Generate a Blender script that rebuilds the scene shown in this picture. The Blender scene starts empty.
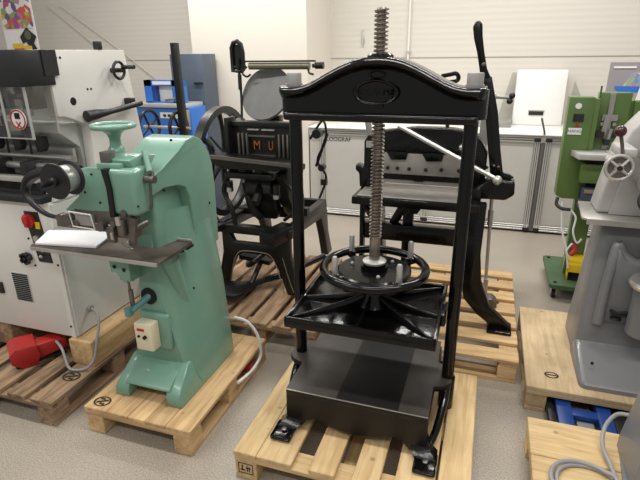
import bpy, bmesh, math, random
from mathutils import Vector, Matrix
random.seed(7)
PI = math.pi
COL = bpy.context.scene.collection
OFF = {}

# ------------------------------------------------------------------ materials
def mat(name, color, rough=.5, metal=0., bump=0., bscale=60., var=0., vscale=8., spec=.5, alpha=1., trans=0., emit=None, coat=0., stretch=None):
    m = bpy.data.materials.new(name); m.use_nodes = True
    nt = m.node_tree; b = nt.nodes['Principled BSDF']
    b.inputs['Base Color'].default_value = (*color, 1)
    b.inputs['Roughness'].default_value = rough
    b.inputs['Metallic'].default_value = metal
    b.inputs['Specular IOR Level'].default_value = spec
    b.inputs['Coat Weight'].default_value = coat
    b.inputs['Coat Roughness'].default_value = .08
    b.inputs['Transmission Weight'].default_value = trans
    b.inputs['Alpha'].default_value = alpha
    tc = nt.nodes.new('ShaderNodeTexCoord'); src = tc.outputs['Object']
    if stretch:
        mp = nt.nodes.new('ShaderNodeMapping'); mp.inputs['Scale'].default_value = stretch
        nt.links.new(src, mp.inputs['Vector']); src = mp.outputs['Vector']
    if var > 0:
        n = nt.nodes.new('ShaderNodeTexNoise'); n.inputs['Scale'].default_value = vscale; n.inputs['Detail'].default_value = 5
        r = nt.nodes.new('ShaderNodeValToRGB')
        r.color_ramp.elements[0].position = .3; r.color_ramp.elements[1].position = .7
        r.color_ramp.elements[0].color = (*[c*(1-var) for c in color], 1)
        r.color_ramp.elements[1].color = (*[min(1, c*(1+var)) for c in color], 1)
        nt.links.new(src, n.inputs['Vector']); nt.links.new(n.outputs['Fac'], r.inputs['Fac'])
        nt.links.new(r.outputs['Color'], b.inputs['Base Color'])
    if bump > 0:
        n2 = nt.nodes.new('ShaderNodeTexNoise'); n2.inputs['Scale'].default_value = bscale; n2.inputs['Detail'].default_value = 3
        bp = nt.nodes.new('ShaderNodeBump'); bp.inputs['Strength'].default_value = bump; bp.inputs['Distance'].default_value = .004
        nt.links.new(src, n2.inputs['Vector']); nt.links.new(n2.outputs['Fac'], bp.inputs['Height'])
        nt.links.new(bp.outputs['Normal'], b.inputs['Normal'])
    return m

def wood(name, base, dark, along='y', rough=.75, grime=.3, seed=0.):
    m = bpy.data.materials.new(name); m.use_nodes = True
    nt = m.node_tree; b = nt.nodes['Principled BSDF']; b.inputs['Roughness'].default_value = rough
    b.inputs['Specular IOR Level'].default_value = .3
    tc = nt.nodes.new('ShaderNodeTexCoord'); mp = nt.nodes.new('ShaderNodeMapping')
    s = {'y': (22, 2.2, 22), 'x': (2.2, 22, 22), 'z': (22, 22, 2.2)}[along]
    mp.inputs['Scale'].default_value = s; mp.inputs['Location'].default_value = (seed, seed*1.7, seed*.3)
    nt.links.new(tc.outputs['Object'], mp.inputs['Vector'])
    n = nt.nodes.new('ShaderNodeTexNoise'); n.inputs['Scale'].default_value = 1.6; n.inputs['Detail'].default_value = 8; n.inputs['Distortion'].default_value = .8
    nt.links.new(mp.outputs['Vector'], n.inputs['Vector'])
    r = nt.nodes.new('ShaderNodeValToRGB'); r.color_ramp.elements[0].position = .32; r.color_ramp.elements[1].position = .62
    r.color_ramp.elements[0].color = (*dark, 1); r.color_ramp.elements[1].color = (*base, 1)
    nt.links.new(n.outputs['Fac'], r.inputs['Fac'])
    # board to board tint
    oi = nt.nodes.new('ShaderNodeObjectInfo'); hsv = nt.nodes.new('ShaderNodeHueSaturation')
    mr = nt.nodes.new('ShaderNodeMapRange'); mr.inputs['To Min'].default_value = .82; mr.inputs['To Max'].default_value = 1.12
    nt.links.new(oi.outputs['Random'], mr.inputs['Value']); nt.links.new(mr.outputs['Result'], hsv.inputs['Value'])
    nt.links.new(r.outputs['Color'], hsv.inputs['Color'])
    # blotches / knots
    v = nt.nodes.new('ShaderNodeTexVoronoi'); v.inputs['Scale'].default_value = 9
    nt.links.new(tc.outputs['Object'], v.inputs['Vector'])
    kr = nt.nodes.new('ShaderNodeValToRGB'); kr.color_ramp.elements[0].position = .05; kr.color_ramp.elements[1].position = .13
    kr.color_ramp.elements[0].color = (1-.6, )*3 + (1,); kr.color_ramp.elements[1].color = (1, 1, 1, 1)
    nt.links.new(v.outputs['Distance'], kr.inputs['Fac'])
    g = nt.nodes.new('ShaderNodeTexNoise'); g.inputs['Scale'].default_value = 4; g.inputs['Detail'].default_value = 6
    nt.links.new(tc.outputs['Object'], g.inputs['Vector'])
    gr = nt.nodes.new('ShaderNodeValToRGB'); gr.color_ramp.elements[0].position = .35; gr.color_ramp.elements[1].position = .6
    gr.color_ramp.elements[0].color = (1-grime, 1-grime, 1-grime, 1); gr.color_ramp.elements[1].color = (1, 1, 1, 1)
    nt.links.new(g.outputs['Fac'], gr.inputs['Fac'])
    m1 = nt.nodes.new('ShaderNodeMixRGB'); m1.blend_type = 'MULTIPLY'; m1.inputs[0].default_value = 1
    m2 = nt.nodes.new('ShaderNodeMixRGB'); m2.blend_type = 'MULTIPLY'; m2.inputs[0].default_value = .7
    nt.links.new(hsv.outputs['Color'], m1.inputs[1]); nt.links.new(gr.outputs['Color'], m1.inputs[2])
    nt.links.new(m1.outputs['Color'], m2.inputs[1]); nt.links.new(kr.outputs['Color'], m2.inputs[2])
    nt.links.new(m2.outputs['Color'], b.inputs['Base Color'])
    bp = nt.nodes.new('ShaderNodeBump'); bp.inputs['Strength'].default_value = .35; bp.inputs['Distance'].default_value = .003
    nt.links.new(n.outputs['Fac'], bp.inputs['Height']); nt.links.new(bp.outputs['Normal'], b.inputs['Normal'])
    return m

M = {}
M['gloss_black'] = mat('gloss_black', (.0022, .0022, .0025), .15, 0, .2, 45, spec=.36)
M['cutter_black'] = mat('cutter_black', (.003, .003, .003), .2, 0, .3, 50, spec=.35)
M['satin_black'] = mat('satin_black', (.0075, .0073, .0075), .34, 0, .06, 40, var=.2, spec=.35)
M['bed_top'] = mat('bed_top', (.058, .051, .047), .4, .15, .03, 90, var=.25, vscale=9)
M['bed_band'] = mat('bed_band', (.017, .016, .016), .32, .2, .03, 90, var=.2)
M['old_black'] = mat('old_black', (.009, .0095, .0095), .36, .1, .25, 40, var=.4, spec=.4)
M['old_edge'] = mat('old_edge', (.25, .22, .15), .5)
M['plastic_black'] = mat('plastic_black', (.012, .012, .013), .45)
M['hood_black'] = mat('hood_black', (.014, .015, .017), .35)
M['rubber'] = mat('rubber', (.01, .01, .01), .7)
M['steel'] = mat('steel', (.50, .49, .46), .33, .65, .05, 90, var=.15)
M['bright_steel'] = mat('bright_steel', (.58, .57, .54), .3, .75, var=.1)
M['screw_steel'] = mat('screw_steel', (.30, .26, .22), .3, .8, .0, 120, var=.25, vscale=30)
M['nut_grey'] = mat('nut_grey', (.34, .33, .315), .42, .35, .1, 90, var=.15)
M['dark_steel'] = mat('dark_steel', (.16, .145, .13), .4, .7, .08, 90, var=.3)
M['table_iron'] = mat('table_iron', (.13, .105, .09), .38, .5, .05, 60, var=.45, vscale=10)
M['blade_plate'] = mat('blade_plate', (.30, .285, .26), .4, .5, var=.2)
M['green'] = mat('mint_green', (.165, .315, .243), .28, 0, .05, 25, var=.04, coat=.25)
M['green_dark'] = mat('mint_green_shaft', (.10, .26, .26), .35)
M['cream'] = mat('cream_plastic', (.72, .66, .47), .4)
M['paper'] = mat('paper_white', (.84, .84, .86), .7)
M['mgreen'] = mat('machine_green', (.095, .165, .042), .4, 0, .05, 30, var=.08)
M['mgreen_dark'] = mat('trolley_green', (.055, .115, .05), .45, var=.1)
M['offwhite'] = mat('offwhite_paint', (.69, .67, .63), .45, 0, .04, 150, var=.02)
M['sidegrey'] = mat('side_grey_paint', (.56, .56, .54), .5, 0, .04, 150, var=.02)  # slightly greyer tone than the cabinet front, also on shelf and grille
M['backgrey'] = mat('back_plate_grey', (.48, .48, .46), .45, .2, var=.15)
M['gunmetal'] = mat('grey_paint', (.185, .187, .195), .36, 0, .05, 30, var=.04, coat=.15)
M['shell'] = mat('shell_white', (.42, .41, .40), .35, var=.03)
M['alu'] = mat('aluminium', (.62, .62, .60), .35, .6)
M['alu_dark'] = mat('aluminium_slot', (.10, .10, .095), .5)
M['benchwhite'] = mat('bench_white', (.80, .78, .74), .4)
M['panelgrey'] = mat('panel_grey', (.50, .485, .45), .5, var=.02)
M['white'] = mat('white_plastic', (.82, .81, .79), .4)
M['blue'] = mat('blue_paint', (.03, .16, .56), .35)
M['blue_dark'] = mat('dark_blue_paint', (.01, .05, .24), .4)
M['slate'] = mat('slate_panel', (.085, .11, .15), .3, .2, var=.1, vscale=3)
M['red'] = mat('red_plastic', (.42, .018, .018), .4)
M['yellow'] = mat('yellow_plastic', (.75, .50, .01), .4)
M['disc'] = mat('disc_grey', (.13, .13, .13), .45, .2, var=.15)
M['roller'] = mat('roller_brass', (.16, .15, .10), .3, .5)
M['orange'] = mat('orange_brass', (.22, .075, .015), .5)
M['cable_white'] = mat('cable_white', (.75, .74, .72), .45)
M['cable_grey'] = mat('cable_grey', (.30, .30, .31), .4)
M['ink'] = mat('stamp_ink', (.03, .02, .012), .8)
M['hole'] = mat('hole_black', (.004, .004, .004), .8)
M['beige_rope'] = mat('beige_cable', (.62, .58, .53), .6)
M['navy'] = mat('navy_box', (.05, .06, .10), .5)
M['textblue'] = mat('text_blue', (.05, .12, .35), .6)
M['textdark'] = mat('text_dark', (.03, .035, .05), .6)
M['window_inside'] = mat('photo_white', (.78, .77, .75), .4)
for a in 'xyz':
    M['pine_'+a] = wood('pine_'+a, (.68, .47, .25), (.47, .30, .14), a, grime=.14)
    M['fresh_'+a] = wood('fresh_pine_'+a, (.74, .55, .30), (.56, .37, .17), a, grime=.12, seed=3.1)
    M['worn_'+a] = wood('worn_wood_'+a, (.48, .32, .19), (.24, .15, .085), a, grime=.35, seed=5.3)
    M['old_'+a] = wood('old_wood_'+a, (.40, .27, .16), (.15, .095, .06), a, grime=.45, seed=9.3)
    M['ply_'+a] = wood('plywood_'+a, (.62, .47, .29), (.50, .37, .21), a, grime=.25, seed=12.)

# plexiglass
def glassmat():
    m = bpy.data.materials.new('plexiglass'); m.use_nodes = True; nt = m.node_tree
    for n in list(nt.nodes): nt.nodes.remove(n)
    o = nt.nodes.new('ShaderNodeOutputMaterial'); t = nt.nodes.new('ShaderNodeBsdfTransparent'); t.inputs[0].default_value = (.86, .87, .86, 1)
    g = nt.nodes.new('ShaderNodeBsdfGlossy'); g.inputs['Roughness'].default_value = .05
    mx = nt.nodes.new('ShaderNodeMixShader'); mx.inputs[0].default_value = .06
    nt.links.new(t.outputs[0], mx.inputs[1]); nt.links.new(g.outputs[0], mx.inputs[2]); nt.links.new(mx.outputs[0], o.inputs[0])
    return m
M['plexi'] = glassmat()

def floormat():
    m = bpy.data.materials.new('speckled_floor'); m.use_nodes = True; nt = m.node_tree; b = nt.nodes['Principled BSDF']
    b.inputs['Roughness'].default_value = .27
    b.inputs['Specular IOR Level'].default_value = .6
    tc = nt.nodes.new('ShaderNodeTexCoord')
    n = nt.nodes.new('ShaderNodeTexNoise'); n.inputs['Scale'].default_value = 150; n.inputs['Detail'].default_value = 4
    n2 = nt.nodes.new('ShaderNodeTexNoise'); n2.inputs['Scale'].default_value = 1.4; n2.inputs['Detail'].default_value = 4
    v = nt.nodes.new('ShaderNodeTexVoronoi'); v.inputs['Scale'].default_value = 95
    for k in (n, n2, v): nt.links.new(tc.outputs['Object'], k.inputs['Vector'])
    r = nt.nodes.new('ShaderNodeValToRGB'); r.color_ramp.elements[0].position = .36; r.color_ramp.elements[1].position = .64
    r.color_ramp.elements[0].color = (.285, .248, .202, 1); r.color_ramp.elements[1].color = (.44, .39, .325, 1)
    nt.links.new(n.outputs['Fac'], r.inputs['Fac'])
    r2 = nt.nodes.new('ShaderNodeValToRGB'); r2.color_ramp.elements[0].position = .3; r2.color_ramp.elements[1].position = .7
    r2.color_ramp.elements[0].color = (.9, .9, .9, 1); r2.color_ramp.elements[1].color = (1.06, 1.06, 1.06, 1)
    nt.links.new(n2.outputs['Fac'], r2.inputs['Fac'])
    r3 = nt.nodes.new('ShaderNodeValToRGB'); r3.color_ramp.elements[0].position = .08; r3.color_ramp.elements[1].position = .22
    r3.color_ramp.elements[0].color = (.72, .68, .64, 1); r3.color_ramp.elements[1].color = (1, 1, 1, 1)
    nt.links.new(v.outputs['Distance'], r3.inputs['Fac'])
    a = nt.nodes.new('ShaderNodeMixRGB'); a.blend_type = 'MULTIPLY'; a.inputs[0].default_value = 1
    c = nt.nodes.new('ShaderNodeMixRGB'); c.blend_type = 'MULTIPLY'; c.inputs[0].default_value = 1
    nt.links.new(r.outputs['Color'], a.inputs[1]); nt.links.new(r2.outputs['Color'], a.inputs[2])
    nt.links.new(a.outputs['Color'], c.inputs[1]); nt.links.new(r3.outputs['Color'], c.inputs[2])
    nt.links.new(c.outputs['Color'], b.inputs['Base Color'])
    return m
M['floor'] = floormat()

def sidingmat():
    m = bpy.data.materials.new('ribbed_panel_wall'); m.use_nodes = True; nt = m.node_tree; b = nt.nodes['Principled BSDF']
    b.inputs['Base Color'].default_value = (.66, .625, .565, 1); b.inputs['Roughness'].default_value = .5
    tc = nt.nodes.new('ShaderNodeTexCoord'); sx = nt.nodes.new('ShaderNodeSeparateXYZ'); nt.links.new(tc.outputs['Object'], sx.inputs[0])
    mu = nt.nodes.new('ShaderNodeMath'); mu.operation = 'MULTIPLY'; mu.inputs[1].default_value = 2*PI/.062
    si = nt.nodes.new('ShaderNodeMath'); si.operation = 'SINE'; pw = nt.nodes.new('ShaderNodeMath'); pw.operation = 'GREATER_THAN'; pw.inputs[1].default_value = .55
    nt.links.new(sx.outputs['Z'], mu.inputs[0]); nt.links.new(mu.outputs[0], si.inputs[0])
    bp = nt.nodes.new('ShaderNodeBump'); bp.inputs['Strength'].default_value = .22; bp.inputs['Distance'].default_value = .0022
    nt.links.new(si.outputs[0], bp.inputs['Height']); nt.links.new(bp.outputs['Normal'], b.inputs['Normal'])
    return m
M['siding'] = sidingmat()
M['wallwhite'] = mat('wall_white', (.72, .675, .60), .6, 0, .03, 200)
M['seam'] = mat('panel_seam', (.33, .31, .28), .6)
M['base'] = mat('skirting_grey', (.42, .41, .39), .5)

def postermat(name, cols, scale, base=None):
    m = bpy.data.materials.new(name); m.use_nodes = True; nt = m.node_tree; b = nt.nodes['Principled BSDF']; b.inputs['Roughness'].default_value = .5
    tc = nt.nodes.new('ShaderNodeTexCoord'); v = nt.nodes.new('ShaderNodeTexVoronoi'); v.inputs['Scale'].default_value = scale
    nt.links.new(tc.outputs['Object'], v.inputs['Vector'])
    se = nt.nodes.new('ShaderNodeSeparateColor'); nt.links.new(v.outputs['Color'], se.inputs[0])
    r = nt.nodes.new('ShaderNodeValToRGB'); r.color_ramp.interpolation = 'CONSTANT'
    e = r.color_ramp.elements
    while len(e) < len(cols): e.new(.5)
    for i, c in enumerate(cols): e[i].position = i/len(cols); e[i].color = (*c, 1)
    nt.links.new(se.outputs[0], r.inputs['Fac']); nt.links.new(r.outputs['Color'], b.inputs['Base Color'])
    return m
M['confetti'] = postermat('confetti_print', [(.35, .08, .25), (.6, .45, .05), (.12, .10, .25), (.75, .7, .7), (.45, .2, .35), (.25, .35, .12), (.6, .1, .08), (.8, .78, .75)], 15)
M['mapprint'] = postermat('map_print', [(.55, .2, .2), (.32, .3, .34), (.1, .3, .5), (.6, .5, .3), (.35, .33, .36), (.3, .4, .25), (.36, .34, .38), (.34, .32, .36)], 30)
M['posterbg'] = mat('poster_grey', (.30, .28, .30), .4)

# ------------------------------------------------------------------ mesh builder
class MB:
    def __init__(s): s.bm = bmesh.new()
    def _xf(s, vs, rot, c):
        if rot is not None:
            bmesh.ops.rotate(s.bm, verts=vs, cent=c, matrix=rot)
    def box(s, x0, x1, y0, y1, z0, z1, rot=None, c=None, bev=0., seg=2):
        r = bmesh.ops.create_cube(s.bm, size=1)['verts']
        bmesh.ops.scale(s.bm, vec=(abs(x1-x0), abs(y1-y0), abs(z1-z0)), verts=r)
        cc = Vector(((x0+x1)/2, (y0+y1)/2, (z0+z1)/2))
        bmesh.ops.translate(s.bm, vec=cc, verts=r)
        if bev > 0:
            ed = list({e for v in r for e in v.link_edges})
            rr = bmesh.ops.bevel(s.bm, geom=ed, offset=bev, segments=seg, affect='EDGES', profile=.5, clamp_overlap=True)
            r = list({v for f in rr['faces'] for v in f.verts} | {v for v in r if v.is_valid})
            # gather the whole island
            st = list(r); seen = set(st)
            while st:
                v = st.pop()
                for e in v.link_edges:
                    o = e.other_vert(v)
                    if o not in seen: seen.add(o); st.append(o)
            r = list(seen)
        if rot is not None: s._xf(r, rot, Vector(c) if c is not None else cc)
        return s
    def prism(s, poly, axis, a, b, bev=0., seg=2):
        def P(p, t):
            return {'x': (t, p[0], p[1]), 'y': (p[0], t, p[1]), 'z': (p[0], p[1], t)}[axis]
        va = [s.bm.verts.new(P(p, a)) for p in poly]; vb = [s.bm.verts.new(P(p, b)) for p in poly]
        n = len(poly); fs = [s.bm.faces.new(va), s.bm.faces.new(list(reversed(vb)))]
        for i in range(n): fs.append(s.bm.faces.new((va[i], vb[i], vb[(i+1) % n], va[(i+1) % n])))
        bmesh.ops.recalc_face_normals(s.bm, faces=fs)
        if bev > 0:
            s.bm.normal_update()
            ed = [e for e in {e for f in fs for e in f.edges} if len(e.link_faces) == 2 and e.calc_face_angle(0) > .6]
            bmesh.ops.bevel(s.bm, geom=ed, offset=bev, segments=seg, affect='EDGES', profile=.5, clamp_overlap=True)
        return s
    def ring(s, pts): return [s.bm.verts.new(p) for p in pts]
    def loft(s, rings, cap=True, close=False):
        R = [s.ring(r) for r in rings]; fs = []
        m = len(R)
        for k in range(m if close else m-1):
            a, b = R[k], R[(k+1) % m]; n = len(a)
            for i in range(n): fs.append(s.bm.faces.new((a[i], a[(i+1) % n], b[(i+1) % n], b[i])))
        if cap and not close: fs.append(s.bm.faces.new(list(reversed(R[0])))); fs.append(s.bm.faces.new(R[-1]))
        bmesh.ops.recalc_face_normals(s.bm, faces=fs)
        return s
    def cyl(s, p0, p1, r0, r1=None, n=20, cap=True):
        return s.tube([p0, p1], [r0, r0 if r1 is None else r1], n, cap)
    def tube(s, path, r, n=12, cap=True, flat=1., close=False, smooth=True):
        path = [Vector(p) for p in path]; m = len(path)
        rr = list(r) if isinstance(r, (list, tuple)) else [r]*m
        if smooth and 3 <= m < 60 and not close:
            q, qr = [], []
            for i in range(m-1):
                a, b, c, d = path[max(i-1, 0)], path[i], path[i+1], path[min(i+2, m-1)]
                for k in range(6):
                    t = k/6; t2, t3 = t*t, t*t*t
                    q.append(.5*((2*b)+(c-a)*t+(2*a-5*b+4*c-d)*t2+(3*b-a-3*c+d)*t3)); qr.append(rr[i]+(rr[i+1]-rr[i])*t)
            q.append(path[-1]); qr.append(rr[-1]); path, rr, m = q, qr, len(q)
        rings = []; prev = None
        for i, p in enumerate(path):
            if close: t = path[(i+1) % m]-path[i-1]
            else: t = path[min(i+1, m-1)]-path[max(i-1, 0)]
            t.normalize()
            if prev is None:
                u = t.orthogonal().normalized() if abs(t.z) > .95 else t.cross(Vector((0, 0, 1))).normalized()
            else:
                u = (prev-t*prev.dot(t)).normalized()
            prev = u; w = t.cross(u)
            rings.append([p+(u*math.cos(2*PI*k/n)+w*math.sin(2*PI*k/n)*flat)*rr[i] for k in range(n)])
        return s.loft(rings, cap, close)
    def torus(s, c, R, r, axis='z', n=40, k=12, rx=None, a0=0, a1=2*PI):
        c = Vector(c); full = abs(a1-a0-2*PI) < 1e-6; pts = []
        nn = n if full else n+1
        for i in range(nn):
            a = a0+(a1-a0)*i/n; u, v = math.cos(a)*R, math.sin(a)*R
            pts.append(c+Vector({'z': (u, v, 0), 'x': (0, u, v), 'y': (u, 0, v)}[axis]))
        if isinstance(axis, str) and full: return s.tube(pts, r, k, close=True)
        return s.tube(pts, r, k)
    def lathe(s, prof, c=(0, 0, 0), axis='z', n=36):
        c = Vector(c); rings = []
        for (r, h) in prof:
            r = max(r, 1e-4); ring = []
            for i in range(n):
                a = 2*PI*i/n; u, v = r*math.cos(a), r*math.sin(a)
                ring.append(c+Vector({'z': (u, v, h), 'x': (h, u, v), 'y': (u, h, v)}[axis]))
            rings.append(ring)
        return s.loft(rings)
    def sphere(s, c, r, sc=(1, 1, 1), n=16):
        v = bmesh.ops.create_uvsphere(s.bm, u_segments=n, v_segments=n//2+2, radius=r)['verts']
        bmesh.ops.scale(s.bm, vec=sc, verts=v); bmesh.ops.translate(s.bm, vec=c, verts=v); return s
    def thread(s, c, z0, z1, r, h, pitch, n=24, k=6):
        N = int((z1-z0)/pitch*k); rings = []
        for j in range(N+1):
            z = z0+(z1-z0)*j/N; ring = []
            for i in range(n):
                ph = ((z-z0)/pitch - i/n) % 1.0
                q = 1 if ph < .42 else (0 if .5 < ph < .92 else .5)
                rr = r+h*q; a = 2*PI*i/n
                ring.append((c[0]+rr*math.cos(a), c[1]+rr*math.sin(a), z))
            rings.append(ring)
        return s.loft(rings)
    def rotate(s, rot, c):
        bmesh.ops.rotate(s.bm, verts=s.bm.verts[:], cent=Vector(c), matrix=rot); return s
    def build(s, name, m, parent=None, ang=35, local=False):
        off = Vector((0, 0, 0))
        if parent is not None:
            off = OFF.get(parent.name, Vector((0, 0, 0)))
            if not local: bmesh.ops.translate(s.bm, vec=-off, verts=s.bm.verts[:])
        me = bpy.data.meshes.new(name); s.bm.to_mesh(me); s.bm.free()
        me.materials.append(M[m] if isinstance(m, str) else m)
        for p in me.polygons: p.use_smooth = True
        me.set_sharp_from_angle(angle=math.radians(ang))
        o = bpy.data.objects.new(name, me); COL.objects.link(o)
        if parent is not None: o.parent = parent; OFF[o.name] = off
        return o

def thing(name, label, cat, loc, group=None, rz=0):
    o = bpy.data.objects.new(name, None); COL.objects.link(o); o.location = loc; o.rotation_euler = (0, 0, rz)
    o.empty_display_size = .1
    o['label'] = label; o['category'] = cat
    if group: o['group'] = group
    OFF[o.name] = Vector(loc); return o
def tag(o, label, cat, group=None):
    o['label'] = label; o['category'] = cat
    if group: o['group'] = group
    return o
def struct(o): o['kind'] = 'structure'; return o
def rebase(o, base):
    """move a one-mesh thing's origin to its base"""
    b = Vector(base); o.data.transform(Matrix.Translation(-b)); o.location = b; return o
def R(a, ax): return Matrix.Rotation(a, 3, ax)
def text(name, body, size, m, parent, M4, depth=.0012, sx=1.):
    cu = bpy.data.curves.new(name+'_curve', 'FONT'); cu.body = body; cu.size = size; cu.extrude = depth
    cu.align_x = 'CENTER'; cu.align_y = 'CENTER'
    t = bpy.data.objects.new(name+'_tmp', cu); COL.objects.link(t)
    bpy.context.view_layer.update()
    me = bpy.data.meshes.new_from_object(t.evaluated_get(bpy.context.evaluated_depsgraph_get()))
    bpy.data.objects.remove(t)
    off = OFF.get(parent.name, Vector((0, 0, 0)))
    me.transform(Matrix.Translation(-off) @ M4 @ Matrix.Diagonal((sx, 1, 1, 1)))
    me.materials.clear(); me.materials.append(M[m])
    o = bpy.data.objects.new(name, me); COL.objects.link(o); o.parent = parent; OFF[o.name] = off
    return o
def facing_front(x, y, z): return Matrix.Translation((x, y, z)) @ Matrix.Rotation(PI/2, 4, 'X')

# ------------------------------------------------------------------ setting
WY = 6.05
mb = MB(); mb.box(-9, 5, -2.5, WY+.1, -.05, 0); struct(mb.build('floor', 'floor'))
mb = MB(); mb.box(-9, -3.25, WY, WY+.12, 0, 4); mb.box(-1.88, 5, WY, WY+.12, 0, 4); struct(mb.build('wall_back', 'siding'))
mb = MB(); mb.box(-3.25, -1.88, 5.2, WY+.1, 0, 4); struct(mb.build('wall_pier', 'wallwhite'))
mb = MB(); mb.box(-9, -3.25, WY-.004, WY, 1.668, 1.678); struct(mb.build('trim_1', 'seam'))
mb = MB(); mb.box(-1.88, 5, WY-.004, WY, 1.668, 1.678); struct(mb.build('trim_2', 'seam'))
mb = MB(); mb.box(-3.265, -1.865, 5.185, 5.2, 0, .07); mb.box(-1.88, -1.865, 5.2, WY, 0, .07); mb.box(-3.265, -3.25, 5.2, WY, 0, .07)
struct(mb.build('baseboard_pier', 'base'))
mb = MB(); mb.box(-9, -3.27, WY-.015, WY, 0, .07); struct(mb.build('baseboard_back', 'base'))
# conduit and small hinges of the sectional gate
t = thing('wall_conduit', 'thin white vertical pipe running up the ribbed wall above the benches', 'pipe', (-.955, WY-.03, .99))
mb = MB(); mb.cyl((-.955, WY-.025, 1.0), (-.955, WY-.025, 4), .012); mb.build('pipe', 'benchwhite', t)
mb = MB(); mb.box(-.98, -.93, WY-.04, WY, 1.72, 1.75); mb.box(-.98, -.93, WY-.04, WY, 2.5, 2.53); mb.build('clamp', 'alu', t)
for i, x in enumerate((-1.49, -1.25)):
    mb = MB(); mb.box(x-.02, x+.02, WY-.012, WY, 1.83, 1.96, bev=.004); mb.box(x-.008, x+.008, WY-.02, WY-.01, 1.8, 1.99)
    struct(mb.build('trim_%d' % (3+i), 'alu'))
mb = MB(); mb.tube([(-5.80, WY-.03, 2.40), (-5.1, WY-.03, 1.95), (-4.43, WY-.03, 1.48), (-4.17, WY-.03, 1.30)], .006, 8)
tag(mb.build('wall_cable', 'beige_rope'), 'upper of two thin pale cables slanting down the left ribbed wall', 'cable')
mb = MB(); mb.tube([(-6.0, WY-.03, 2.40), (-5.2, WY-.03, 1.81), (-4.9, WY-.03, 1.62)], .006, 8)
tag(mb.build('wall_cable', 'beige_rope'), 'lower of two thin pale cables slanting down the left ribbed wall', 'cable')

# banner top left
t = thing('wall_banner', 'tall colourful confetti print banner with black magnifier picture at far left wall', 'banner', (-5.9, 5.4, 0))
mb = MB(); mb.box(-6.2, -5.66, 5.40, 5.412, 1.2, 2.9); mb.build('banner_sheet', 'white', t)
mb = MB(); mb.box(-6.18, -5.68, 5.393, 5.4, 2.08, 2.9); mb.build('confetti_print', 'confetti', t)
mb = MB(); mb.prism([(-5.93, 1.98), (-5.80, 2.09), (-5.66, 1.98), (-5.72, 1.90), (-5.68, 1.83), (-5.76, 1.80), (-5.84, 1.92), (-5.9, 1.90)], 'y', 5.388, 5.394); mb.build('printed_figure', 'plastic_black', t)
mb = MB(); mb.lathe([(0, 5.386), (.055, 5.386), (.055, 5.39)], (-5.79, 0, 2.0), 'y'); mb.build('printed_lens', 'roller', t)
mb = MB(); mb.box(-6.08, -5.9, 5.389, 5.394, 1.84, 1.9); mb.box(-5.88, -5.76, 5.387, 5.392, 1.82, 1.87); mb.build('printed_pages', 'yellow', t)
mb = MB(); mb.box(-6.06, -5.9, 5.388, 5.393, 1.79, 1.84); mb.build('printed_pages_magenta', M['red'], t)

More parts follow.
